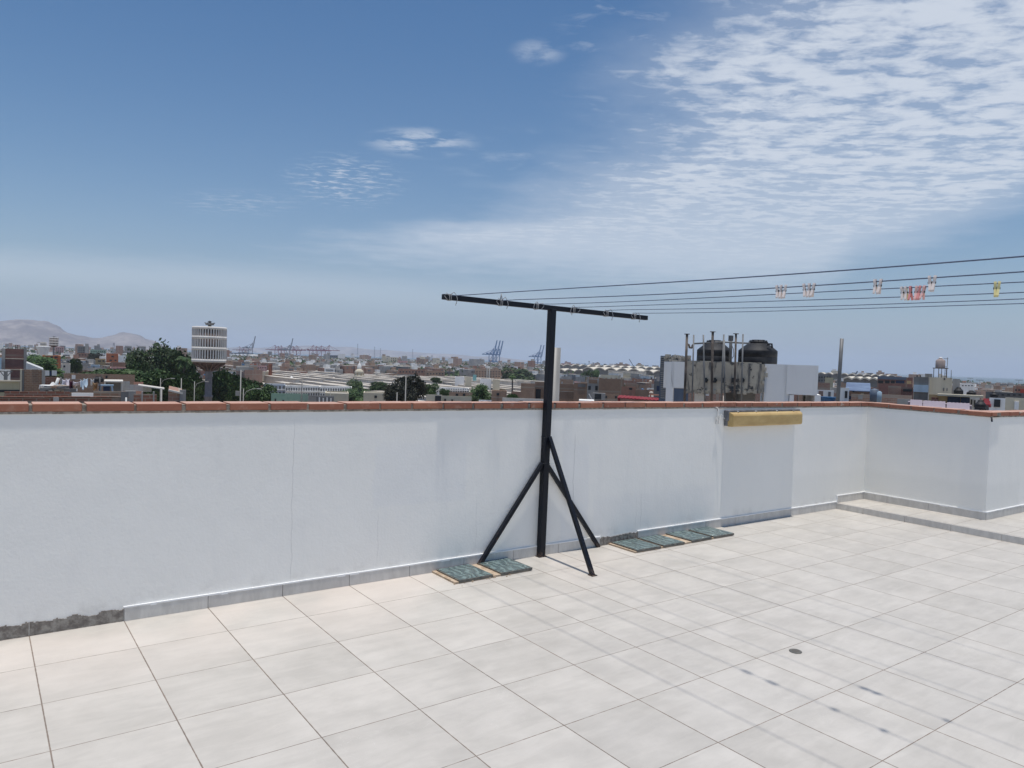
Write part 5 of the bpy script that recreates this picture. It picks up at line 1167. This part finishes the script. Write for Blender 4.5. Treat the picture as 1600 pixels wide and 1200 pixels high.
# --- steel pole and right hand roofs
rod('steel_pole', 'tall bare grey steel pole rising behind the coping right of the white building', 'pole', P(1307.5, 650, 12.5), P(1315.5, 529, 12.5), .029, F_STL)
bld('pinkish brick shed wall right of the white building', 1277, 1297, 598, 62, 6, B_PNK, name='brick_house', roof=F_ROOFL)
bld('small white house with a brown door before the steel pole', 1277, 1303, 609.5, 50, 5, F_WHT, name='house', wins=[(1279, 1286, 611, 621, B_DRK), (1294, 1298, 612, 620, F_DGR)], roof=F_ROOFL)
bld('white house with dark doorway right of the steel pole', 1309, 1327, 606, 55, 6, F_WHT, name='house', wins=[(1320, 1324, 611, 622)])
q = MB(); a_ = P(1286, 625.5, 34); q.lathe([(.30, -.2), (.32, .12), (.35, .16), (.28, .14)], n=20); o = q.build('blue_tub', F_BLUE, loc=a_); o.scale = (1, .8, 1); tag(o, 'round blue tub behind the coping, left of its twin', 'tub', 'blue tubs'); o2 = o.copy(); col.objects.link(o2); o2.location = P(1295, 626, 33.5); o2['label'] = 'blue tub nearest the steel pole'
slab_roof(1322, 1360, 604.5, 62, 4.5, .12, F_TARP, 'pale blue tarpaulin roof over a brick house on the right', cat='tarpaulin', drop=1.5)
bld('tan brick house under the blue tarpaulin', 1319, 1362, 607, 62, 6, B_PNK, name='brick_house', wins=[(1326, 1331, 619, 624, F_NAVY), (1332, 1335, 611, 613), (1345, 1350, 614, 618, F_CRM)])
bld('low tan brick wall in front of the tarpaulin house', 1330, 1366, 616, 48, 4, B_PNK, name='brick_house', wins=[(1341, 1348, 617, 624, F_GRY)])
tank(1365.5, 607, 627, 11, 42, 'grey blue water tank beside the tan brick wall, left of two', F_CGRY, slim=True); tank(1373.5, 611, 629, 6, 40, 'slim pale blue cylinder tank, right of the grey blue one', F_BLU, slim=True)
r_, w_, h_, iv = bld('wide dark building with a band of dark windows and blue grey top', 1371, 1426, 589, 120, 14, B_DRK, name='building', wins=[(1372, 1380, 594.5, 599), (1383, 1390, 594.5, 599), (1392, 1398, 594.5, 599), (1400, 1413, 594.5, 599, F_NAVY), (1417, 1424, 595, 600, F_OCH)])
part_box(r_, iv, 1371, 1416, 588.5, 593, 120, -.2, .2, F_CGRY, 'fascia')
bld('pinkish brick box in front of the wide dark building', 1388, 1408, 603, 85, 6, B_PNK, name='brick_house'); bld('dark roofed brick house left of the blue striped building', 1408, 1427, 605, 80, 6, B_DRK, name='brick_house', wins=[(1411, 1425, 608, 612)])
bld('low tan wall with rubble in front of the dark building', 1376, 1425, 617, 50, 6, B_PNK, name='brick_house', roof=F_ROOFL); bld('grey low roof behind the coping left of the lavender sheets', 1402, 1425, 623.5, 30, 4, F_GRY, name='low_house')
# building with the raised tank
r_, w_, h_, iv = bld('cream building with blue and dark striped front and raised tank', 1428, 1488, 589.5, 58, 7, F_CRM, name='building')
part_box(r_, iv, 1428, 1450.5, 589, 601.5, 58, -.12, .0, F_DGR, 'shutter'); part_box(r_, iv, 1427.5, 1450.5, 601.5, 612.5, 58, -.3, .0, F_BLU, 'balcony_panel'); part_box(r_, iv, 1428, 1450, 612.5, 625, 58, -.12, .0, F_DGR, 'shutter'); part_box(r_, iv, 1450.5, 1452, 589, 626, 58, -.15, .0, F_ROOFL, 'edge_trim')
for a_, b_, c_, d_ in ((1473.5, 1475.5, 606, 611), (1479, 1480.5, 606.5, 611), (1474.5, 1477, 590.5, 594)): part_box(r_, iv, a_, b_, c_, d_, 58, -.03, .0, F_DGR, 'vent')
bld('narrow pale annex right of the striped building', 1489, 1500, 592, 60, 6, F_GRY, name='annex'); bld('small pale box room on the roof of the striped building', 1445.5, 1457, 584, 63, 3, F_GRY, name='roof_room')
c = P(1469, 575, 60); root = empty('raised_tank', c, facing(1469)); tag(root, 'round pinkish grey water tank on a tall steel stand over the striped building', 'water tank')
q = MB(); q.lathe([(.29, 0), (.30, .05), (.30, .5), (.26, .56), (.12, .66), (.11, .7)], n=20); q.build('body', far('tank_shell', (.36, .29, .27), (.44, .37, .34)), root)
q = MB(); q.lathe([(.13, .68), (.13, .72), (.05, .76)], n=12); q.build('lid', F_WHT, root)
zb = P(1469, 590, 60).z-c.z
q = MB()
for x in (-.38, -.08, .1, .40):
    for y in (-.25, .25): q.bar((x, y, zb), (x, y, 0), .04)
q.box((.02, 0, -.02), (.95, .6, .05)); q.build('stand', F_RUST, root)
q = MB(); q.bar((.30, -.3, zb), (.30, -.3, 0), .025); q.bar((.42, -.3, zb), (.42, -.3, .75), .03)
for k in range(9): q.bar((.30, -.3, zb+.1*k), (.42, -.3, zb+.1*k), .02)
q.bar((.18, -.1, .66), (.46, -.1, .66), .03); q.build('ladder', F_RUST, root)
rod('thin_mast', 'thin antenna rod on the striped building, right of the raised tank', 'antenna', P(1486, 592, 58), P(1486.5, 578, 58), .02, F_DGR)
for k, px in enumerate((1433, 1438)): rod('rebar_stub', ('left rebar stub on the striped building', 'right rebar stub on the striped building')[k], 'rebar', P(px, 590, 58), P(px, 585.5, 58), .05, F_RUST)
# shed and panels in front
r_, w_, h_, iv = bld('brown shed with dark blue panels and a pale flat roof edge', 1451, 1515, 617.5, 34, 4, F_OCH, name='shed', roof=F_ROOFL)
part_box(r_, iv, 1465, 1536, 616.5, 619.5, 34, -.5, .3, F_CRM, 'roof_edge'); part_box(r_, iv, 1480, 1500, 620, 640, 34, -.05, .0, F_NAVY, 'panel'); part_box(r_, iv, 1501, 1515, 621, 640, 34, -.1, .0, F_NAVY, 'panel'); part_box(r_, iv, 1455, 1466, 621, 640, 34, -.05, .0, B_DRK, 'panel')
bld('white box house right of the dark blue panels', 1515, 1531, 620, 34.5, 3, F_WHT, name='house', wins=[(1517, 1519, 624, 632), (1522, 1524, 625, 636)])
for k, (a_, b_, py) in enumerate(((1422, 1441, 628.5), (1442, 1477, 630.5), (1479, 1515, 633.5))):
    slab_roof(a_, b_, py+5, 13, .55, .20, F_LAV, ('leftmost lavender corrugated sheet behind the return coping', 'middle lavender corrugated sheet behind the return coping', 'rightmost lavender corrugated sheet behind the return coping')[k], drop=.05, corrug=12)
TK = [(1497.5, 605, 617, 11, 60, 'black tank right of the cream building'), (1517.5, 610, 618, 11, 60, 'squat black tank over the shed roof edge'), (1553, 612, 622, 9, 48, 'dark tank above the pale sheds at the right'), (1531.5, 625, 640, 13, 26, 'large dark tank standing beside the red sheet')]
for px, a_, b_, w, D, lb in TK: tank(px, a_, b_, w, D, lb)
slab_roof(1538, 1547, 628, 30, .25, .9, F_REDSH, 'small bright red sheet beside the large dark tank', drop=.1)
bld('pale grey shed with a dark opening near the right edge', 1546, 1571, 622, 30, 3, F_SHW, name='shed', wins=[(1553, 1563, 624, 636)]); bld('cream plaster wall at the right edge of the photo', 1570, 1660, 623, 32, 4, F_CRM, name='house', wins=[(1585, 1592, 627, 640, F_SHW)])
bld('grey sloping roofed house in the right middle distance', 1540, 1600, 613, 70, 8, F_DGR, name='house', roof=F_GRY, wins=grid(1545, 1598, 615, 619, 6, 1)); bld('brick red house at the right edge below the sea', 1583, 1640, 604, 150, 12, B_RED, name='house', wins=grid(1585, 1600, 607, 612, 3, 1)); bld('pink house at the far right edge', 1594, 1650, 609, 100, 8, F_RED, name='house')
bld('white low house with dark windows left of the sandy strip', 1500, 1523, 599.5, 230, 9, F_WHT, name='house', wins=grid(1502, 1521, 601, 604, 4, 1)); 
gm = MB(); ps = [P(1520, 560, 640), P(1585, 560, 640), P(1600, 560, 900), P(1505, 560, 900)]; gm.prism([(p.x, p.y) for p in ps], G, G+.1); tag(gm.build('sandy_field', F_SAND), kind='structure')
bld('long low dark breakwater building along the sea at the right', 1480, 1575, 598.5, 1050, 40, F_DGR, name='pier_shed', cat='warehouse'); bld('second long low dark shed by the sea at the right edge', 1575, 1660, 602, 1030, 40, F_DGR, name='pier_shed', cat='warehouse')

# --- the port
def sts(px, ybot, ytop, D, m, label, raised=True, group=None, s=1., flip=1):
    b_ = P(px, ybot, D); root = empty('harbour_crane', (b_.x, b_.y, G), facing(px)); tag(root, label, 'crane', group)
    u = (P(px, ytop, D).z-G)/100.      # model is 100 high with raised boom, 62 without
    if not raised: u = (P(px, ytop, D).z-G)/66.
    k_ = 1.45 if raised else 1.2
    q = MB()
    for x in (-9, 9):
        for y in (-12, 12): q.bar((x*u, y*u, 0), (x*u, y*u, 44*u), k_*2.2*u)
    for y in (-12, 12): q.bar((-9*u, y*u, 14*u), (9*u, y*u, 14*u), k_*1.8*u); q.bar((-9*u, y*u, 43*u), (9*u, y*u, 43*u), k_*1.8*u); q.bar((-9*u, y*u, 14*u), (9*u, y*u, 43*u), k_*1.*u)
    for x in (-9, 9): q.bar((x*u, -12*u, 38*u), (x*u, 12*u, 38*u), k_*1.8*u)
    q.build('portal_legs', m, root)
    q = MB(); q.bar((-38*u*flip, 0, 42*u), (12*u*flip, 0, 42*u), k_*3.4*u, k_*2.6*u)
    q.box((-16*u*flip, 0, 46*u), (10*u, 6*u, 5*u)); q.build('back_girder', m, root)
    q = MB(); q.bar((7*u*flip, -5*u, 43*u), (9*u*flip, 0, 66*u), k_*1.8*u); q.bar((-8*u*flip, 5*u, 43*u), (9*u*flip, 0, 66*u), k_*1.4*u); q.bar((9*u*flip, 0, 64*u), (-34*u*flip, 0, 44*u), k_*.9*u); q.bar((9*u*flip, 0, 55*u), (-8*u*flip, 0, 47*u), k_*.8*u); q.box((9*u*flip, 0, 66*u), (4*u, 4*u, 2*u))
    q.build('mast_frame', m, root)
    q = MB()
    if raised:
        q.bar((11*u*flip, 0, 43*u), (21*u*flip, 0, 99*u), k_*3.2*u, k_*2.6*u); q.box((21*u*flip, 0, 99*u), (4.5*u, 4*u, 3*u)); q.bar((9*u*flip, 0, 66*u), (19*u*flip, 0, 86*u), k_*.7*u)
    else:
        q.bar((11*u*flip, 0, 42*u), (58*u*flip, 0, 42*u), k_*2.6*u, k_*2.4*u); q.bar((9*u*flip, 0, 66*u), (50*u*flip, 0, 44*u), k_*.8*u); q.bar((9*u*flip, 0, 66*u), (30*u*flip, 0, 44*u), k_*.8*u)
    q.build('boom', m, root)
gb = 'blue harbour cranes with raised booms'
for k, px in enumerate((767, 772, 776.5)): sts(px, 575, 531.5+.5*k, 2050+45*k, F_CBLU, ('left one of the three big blue cranes in the middle', 'middle one of the three big blue cranes', 'right one of the three big blue cranes')[k], group=gb)
for k, px in enumerate((837.5, 842)): sts(px, 575, 539+.3*k, 2500+50*k, F_CBLU, ('left one of the farther pair of blue cranes beside the post', 'right one of the farther pair of blue cranes beside the post')[k], group=gb)
sts(391, 560, 525, 2200, F_CGRY, 'lone grey crane with raised boom right of the water tower'); sts(450, 562, 528.5, 2150, F_CGRY, 'grey crane with raised boom among the maroon cranes')
for k, px in enumerate((376, 381, 386)): sts(px, 560, 541.5+k % 2, 2400, F_CPUR, 'maroon crane in the small cluster over the silos', False, 'small maroon cranes over the silos', flip=-1)
for k, px in enumerate((432, 437, 441.5, 455, 460, 466, 486, 491.5, 499, 511)): sts(px, 562, 539.5+(k*5 % 3)*.7, 2150+30*(k % 4), F_CPUR, 'maroon harbour crane with its boom lowered in the long row left of the masts', False, 'row of maroon harbour cranes', flip=-1 if k < 6 else 1)
def rtg(px, wpx, yt, D, label, m=F_CBLU):
    b_ = P(px, yt, D); w = wpx/FPX*D; h = b_.z-G; q = MB()
    for x in (-.45, .45):
        for y in (-4, 4): q.bar((x*w, y, 0), (x*w, y, h), 1.4)
    for y in (-4, 4): q.bar((-w/2, y, h), (w/2, y, h), 1.8)
    q.box((0, 0, h+.8), (w*.2, 7, 2)); tag(q.build('yard_gantry', m, loc=(b_.x, b_.y, G), rz=facing(px)), label, 'gantry crane', 'low yard gantries in the port')
for k, (px, w, y) in enumerate(((641, 7, 563.5), (688, 6, 565.5), (695, 5, 565.5), (731, 7, 567), (787, 7, 569), (799, 8, 569), (815, 8, 570), (822, 7, 570.5), (380, 14, 551), (655, 8, 564))): rtg(px, w, y, 1750+(k % 3)*60, 'low blue grey yard gantry on the flat port skyline', F_CBLU if k % 2 else F_CGRY)
# luffing mobile cranes
for k, (px, py0, px1, py1, D, lb) in enumerate(((991, 574, 983, 561, 1500, 'dark mobile crane with its jib leaning left over the cream vaults'), (677, 569, 681, 560, 1600, 'small mobile crane with its jib leaning right near the white domes'), (672, 570, 676, 561, 1620, 'twin small mobile crane left of the first by the domes'), (1336, 586, 1340, 580, 900, 'thin jib sticking up over the vaults behind the steel pole'))):
    a_, b_ = P(px, py0, D), P(px1, py1, D); q = MB(); q.bar((0, 0, 0), tuple(b_-a_), 1.4); q.box((0, 0, -1.5), (5, 4, 5)); q.bar((2, 0, 0), tuple((b_-a_)*.5), .5); q.tube([(0, 0, G-a_.z), (0, 0, 0)], 1.4, 6); tag(q.build('mobile_crane', F_CGRY, loc=a_), lb, 'crane')
for k, px in enumerate((996, 1010)):
    a_ = P(px, 571.5, 1500); q = MB(); q.tube([(0, 0, G-a_.z), (0, 0, 0)], 1.6, 6); q.box((1, 0, 0), (7, 3, 1.6)); tag(q.build('port_lamp_tower', F_CGRY, loc=a_), ('short T topped mast right of the leaning jib', 'second short T topped mast right of the leaning jib')[k], 'mast')
for k, (px, y) in enumerate(((902, 571), (910, 569), (914, 568.5), (920.5, 564.5), (927, 567), (933.5, 566.5), (675, 556), (663, 562), (706, 563), (744, 566), (805, 566), (810, 568))):
    a_ = P(px, y, 1700); q = MB(); q.tube([(0, 0, G-a_.z), (0, 0, 0)], .8, 6); q.box((0, 0, 0), (4, 2, 1)); tag(q.build('light_mast', F_CGRY, loc=a_), 'thin floodlight mast on the flat port skyline', 'mast', 'thin floodlight masts in the port')
# silos, storage domes, ship blocks
M_SILO = far('silo_steel', (.42, .46, .52), (.6, .64, .68), .1)
root = empty('silo_row', (*P(371, 552, 1500).xy, G), facing(371)); tag(root, 'row of silvery silos with domed tops right of the water tower', 'silos')
hs_ = P(371, 553, 1500).z-G; w = 26/FPX*1500
for k in range(5): q = MB(); x = -w/2+(k+.5)*w/5; rr_ = w/10*.95; q.lathe([(rr_, 0), (rr_, hs_*.85), (rr_*.6, hs_*.96), (.5, hs_)], c=(x, 0, 0), n=16); q.build('silo', M_SILO, root)
q = MB(); q.bar((-w/2-4, 0, hs_+1), (w/2+12, 0, hs_+1), 2.); q.build('conveyor', F_CGRY, root)
bld('white elevator tower at the left end of the silos', 351, 357.5, 545, 1480, 12, F_WHT, name='elevator_tower'); 
c = P(396.5, 554, 1150); h = c.z-G; q = MB(); q.lathe([(6, 0), (6, h*.55), (8, h*.8), (8, h*.95), (1, h)], n=20); q.box((0, -6, h*.4), (2, 2, 5), mi=1); tag(q.build('white_storage_tank', [F_WHT, F_DARK], loc=(c.x, c.y, G)), 'white flared storage tank right of the silos', 'storage tank')
bld('white block with an overhanging top at the right end of the maroon cranes', 528, 539.5, 553, 1500, 25, F_WHT, name='port_building'); bld('dark striped container stacks beside the white port block', 513, 529, 555, 1520, 25, F_CGRY, name='container_stack', cat='containers', wins=grid(514, 528, 556, 566, 4, 4, .8, .5))
bld('pale block of flats with two darker wings under the masts', 599, 621, 558, 1000, 20, F_CRM, name='apartment_building', wins=grid(600, 620, 559, 568, 6, 3)); bld('small stair block on the pale flats', 604, 609, 556, 1005, 8, F_GRY, name='stair_block'); bld('white low hall left of the pale block of flats', 586, 600, 563, 1050, 20, F_WHT, name='hall')
bld('pink and red building right of the pale flats', 622, 637, 564, 850, 20, F_PNK, name='building', wins=grid(623, 636, 566, 572, 4, 2), roof=F_RED)
for k, (px, w, y) in enumerate(((650, 13, 567.5), (662, 11, 568), (680, 10, 568.5), (691, 13, 568))):
    c = P(px, y, 1400); r0 = w/2/FPX*1400; h = c.z-G; q = MB(); q.lathe([(r0, 0), (r0, h*.6), (r0*.8, h*.85), (r0*.4, h*.97), (.5, h)], n=24); tag(q.build('storage_dome', F_WHT, loc=(c.x, c.y, G)), 'low white storage dome on the port skyline left of the blue cranes', 'storage tank', 'white storage domes')
bld('white cubic house under the blue cranes', 736, 741, 575, 700, 12, F_WHT, name='house', wins=[(737, 739, 577, 579)])
bld('long brick building left of the blue cranes, behind the cemetery', 622, 668, 577, 470, 14, B_RED, name='brick_building', wins=grid(623, 667, 579, 583, 9, 1)); bld('long brown brick building in the middle behind the cemetery', 664, 695, 580, 450, 14, B_BRN, name='brick_building', wins=grid(666, 694, 582, 586, 6, 1))
r_, w_, h_, iv = bld('large brick building with pale columns below the blue cranes', 742, 783, 577, 460, 16, B_BRN, name='brick_building', wins=grid(743, 782, 579, 590, 9, 3, .4, .4))
for px in (761, 764.5): part_box(r_, iv, px-1, px+1, 575, 596, 460, -.4, .0, F_ROOFL, 'column')

# ------------------------------------------------------------------ the dense field of small houses
def house_data(seed, M, big=1.):
    rr = random.Random(seed); q = MB(); w, d_, h = rr.uniform(4.6, 7.2), rr.uniform(7, 10.5), rr.choice((3., 3.2, 5.6, 6., 6.2, 8.6))*big
    q.span(-w/2, w/2, -d_/2, d_/2, 0, h-.9, 0); q.span(-w/2+.15, w/2-.15, -d_/2+.15, d_/2-.15, h-.9, h-.82, 1)
    for (a_, b_, c_, e_) in ((-w/2, w/2, -d_/2, -d_/2+.15), (-w/2, w/2, d_/2-.15, d_/2), (-w/2, -w/2+.15, -d_/2+.15, d_/2-.15), (w/2-.15, w/2, -d_/2+.15, d_/2-.15)):
        q.span(a_, b_, c_, e_, h-.9, h-.9+rr.choice((.3, .9, .9, 1.5, 2.3)), rr.choice((0, 0, 3)))
    if rr.random() < .7:
        a_, b_ = rr.uniform(2.5, 4), rr.uniform(2.5, 5); x, y = rr.uniform(-w/2+2, w/2-2), rr.uniform(-d_/2+3, d_/2-3); hh = rr.uniform(1.9, 2.6)
        q.span(x-a_/2, x+a_/2, y-b_/2, y+b_/2, h-.82, h-.82+hh, rr.choice((0, 3, 4))); q.span(x-a_/2-.2, x+a_/2+.2, y-b_/2-.2, y+b_/2+.2, h-.82+hh, h-.72+hh, 1); q.span(x-.4, x+.4, y-b_/2-.04, y, h-.8, h+1, 2); q.span(x-a_/2-.04, x, y-.5, y+.5, h-.2, h+.7, 2)
    for s in range(rr.randrange(1, 5)):
        x, y = rr.uniform(-w/2+.4, w/2-.4), rr.uniform(-d_/2+.4, d_/2-.4)
        if rr.random() < .5: q.lathe([(.5, h-.8), (.5, h+.2), (.2, h+.4)], c=(x, y, 0), n=10, mi=rr.choice((2, 5, 1)))
        else: q.box((x, y, h-.5), (rr.uniform(.4, 2.2), rr.uniform(.4, 2), rr.uniform(.3, .9)), rr.random(), rr.choice((1, 2, 3, 4, 5)))
    for sx in (-1, 1):
        for sy in (-1, 0, 1): q.box((sx*(w/2-.15), sy*(d_/2-.15), h), (.28, .28, 1.4*rr.random()+.6), 0, 3)
    for fl in range(int(h/2.9)):
        z = 1.6+fl*2.8
        for sx in range(3):
            if rr.random() < .8: x = -w/2+(sx+.5)*w/3; q.span(x-.55, x+.55, -d_/2-.05, -d_/2+.1, z-.5, z+.6, 2)
            if rr.random() < .6: q.span(w/2-.1, w/2+.05, -d_/2+(sx+.5)*d_/3-.5, -d_/2+(sx+.5)*d_/3+.5, z-.5, z+.5, 2)
            if rr.random() < .6: q.span(-w/2-.05, -w/2+.1, -d_/2+(sx+.5)*d_/3-.5, -d_/2+(sx+.5)*d_/3+.5, z-.5, z+.5, 2)
    return q.data('house', [M, F_ROOF, F_DARK, F_GRY, F_WHT, F_BLUE])
LOOK = [('brown brick', B_BRN, 26), ('red brick', B_RED, 20), ('pinkish brick', B_PNK, 14), ('grey concrete', F_GRY, 10), ('whitewashed', F_WHT, 8), ('cream', F_CRM, 6), ('dark weathered', F_DGR, 6), ('orange red', F_ORG, 3), ('pale blue', F_BLU, 2), ('ochre', F_OCH, 3), ('pink', F_PNK, 3)]
hd = {nm: [house_data(100+i*10+k, M) for k in range(4)] for i, (nm, M, w) in enumerate(LOOK)}
wt = [w for *_, w in LOOK]
rr = random.Random(77); sa, ca_ = math.sin(R(6)), math.cos(R(6)); cand = []
def blocked(px, D):
    if 392 < px < 872 and D < 480: return True
    if 195 < px < 425 and D < 205: return True
    if D < 125 and px > 400: return True
    if px < 260 and D < 125: return True
    if 600 < px < 700 and D < 160: return True
    if 855 < px < 1100 and 600 < D < 980: return True
    if 1270 < px < 1410 and (400 < D < 480 or 740 < D < 830): return True
    if 50 < px < 100 and 170 < D < 215: return True
    if 1490 < px < 1610 and 560 < D < 1000: return True
    if 1040 < px < 1190 and D < 400 : return True
    return False
for i in range(-100, 270):
    for j in range(6, 250):
        x = i*7.0+(i//12)*8; y = j*10.8+(j//2)*6.5; X, Y = x*ca_-y*sa, x*sa+y*ca_
        px, py, D = px_of(Vector((X, Y, G)))
        if not (-80 < px < 1680) or D < 95 or D > 2150 or py < 500: continue
        coast = 2200 if px < 850 else 2200-(px-850)*1.45
        if D > coast-40 or blocked(px, D): continue
        cand.append((D, px, X+rr.uniform(-.8, .8), Y+rr.uniform(-.8, .8)))
cand.sort(); reg = lambda px: 'left' if px < 430 else ('middle' if px < 860 else 'right')
RG = {'left': 'left of the cemetery', 'middle': 'beyond the cemetery', 'right': 'right of the black post'}
nind = 0; stuff = MB(); SM = [B_BRN, B_RED, B_PNK, F_GRY, F_WHT, F_CRM, F_DGR, F_ORG, F_ROOF, F_ROOFL, L_DK]
for (D, px, X, Y) in cand:
    if nind < 290:
        if rr.random() < .07: continue
        nm, M, _ = rr.choices(LOOK, wt)[0]; me = rr.choice(hd[nm]); o = bpy.data.objects.new('low_house', me); col.objects.link(o)
        o.location = (X, Y, G); o.rotation_euler = (0, 0, R(6)+rr.choice((0, math.pi))+rr.uniform(-.04, .04)); o.scale = (1, 1, rr.uniform(.8, 1.12)); nind += 1
        g = reg(px); tag(o, f'small {nm} flat roofed house in the dense town {RG[g]}', 'house', f'{nm} flat roofed houses {RG[g]}')
    else:
        if rr.random() < .10:
            if rr.random() < .5:
                for k in range(14):
                    p_ = Vector((X+rr.gauss(0, 2.4), Y+rr.gauss(0, 2.4), G+rr.uniform(2, 7.5))); s = rr.uniform(.8, 1.8); ax = Vector((rr.gauss(0, 1), rr.gauss(0, 1), rr.gauss(0, .6))).normalized(); ay = ax.orthogonal().normalized()
                    stuff.face([p_-ax*s, p_-ay*s, p_+ax*s, p_+ay*s], 10); stuff.face([p_-ax*s+Vector((0, 0, .5)), p_+Vector((0, 0, s)), p_+ax*s], 10)
            continue
        if D > 1100 and rr.random() < .35: continue
        h = rr.choice((2.6, 3., 3., 5., 5.6, 6.2, 7.5)) if D < 600 else rr.choice((2.4, 2.8, 3., 3.4, 5., 5.6)) if D < 750 or rr.random() < .99 else rr.uniform(11, 16)
        w, d_ = rr.uniform(4.5, 7.2), rr.uniform(7, 10.5); h = min(h, 3.2) if 855 < px < 1100 and 380 < D < 620 else h; mi = rr.choices(range(8), (26, 18, 15, 13, 9, 11, 8, 1))[0]
        stuff.box((X, Y, G+h/2), (w, d_, h), R(6), mi); stuff.box((X, Y, G+h+.06), (w-.5, d_-.5, .12), R(6), rr.choice((8, 8, 9)))
        if rr.random() < .6: stuff.box((X+rr.uniform(-2, 2), Y+rr.uniform(-3, 3), G+h+1.1), (rr.uniform(2, 4), rr.uniform(2, 5), 2.2), R(6), rr.choice((mi, 0, 3, 4)))
        if D < 1100 and rr.random() < .7:
            for s in range(2): stuff.box((X+rr.uniform(-3, 3), Y-d_/2-.05, G+h-1.5), (1.3, .2, 1.1), R(6), 6)
occ = [(o.location.x, o.location.y) for o in col.objects if o.parent is None and o.type in ('EMPTY', 'MESH') and abs(o.location.z-G) < .1 and not o.name.startswith('niche')]
for i in range(-40, 60):                                   # the roofs just below the parapet's line of sight
    for j in range(2, 24):
        x = i*8.2+(i//9)*7; y = j*11.5+(j//2)*6; X, Y = x*ca_-y*sa, x*sa+y*ca_; px, py, D = px_of(Vector((X, Y, G)))
        if not (-300 < px < 1900) or D < 30 or D > 170 or (D > 125 and not 392 < px < 872): continue
        if min((X-a_)**2+(Y-b_)**2 for a_, b_ in occ) < 60: continue
        h = rr.uniform(2.8, 4.0) if D > 95 else rr.uniform(3.5, 6.8); w, d_ = rr.uniform(6, 7.8), rr.uniform(8, 11); mi = rr.choices(range(8), (26, 18, 15, 13, 9, 11, 8, 1))[0]
        stuff.box((X, Y, G+h/2), (w, d_, h), R(6), mi); stuff.box((X, Y, G+h+.06), (w-.5, d_-.5, .12), R(6), rr.choice((8, 8, 9)))
        for s in range(3): stuff.box((X+rr.uniform(-3, 3), Y-d_/2-.05, G+h-1.5), (1.3, .2, 1.1), R(6), 6)
        stuff.box((X+rr.uniform(-1.5, 1.5), Y+rr.uniform(-2.5, 2.5), G+h+.6), (rr.uniform(1, 3), rr.uniform(1, 3), 1.1), R(6), rr.choice((mi, 0, 3, 4)))
tag(stuff.build('distant_town', SM), 'sea of flat roofs and scattered trees stretching away to the port', 'town', kind='stuff')
print('houses', nind, 'niche', nb, 'cand', len(cand), 'stuff faces', len(stuff.f))

# ------------------------------------------------------------------ air
def vol(name, m_, dens, colr=(.78, .86, 1.), aniso=.0):
    m = bpy.data.materials.new(name); m.use_nodes = True; t = NT(m.node_tree); t.n.clear()
    o = t.add('ShaderNodeOutputMaterial'); v = t.add('ShaderNodeVolumePrincipled'); v.inputs['Color'].default_value = (*colr, 1); v.inputs['Density'].default_value = dens
    v.inputs['Anisotropy'].default_value = aniso; t.l.new(v.outputs[0], o.inputs['Volume']); return m
hz = MB(); hz.span(-14800, 14800, -14800, 14800, G-4.2, 300)
tag(hz.build('haze', vol('haze_air', None, HAZE_DENS)), kind='stuff')
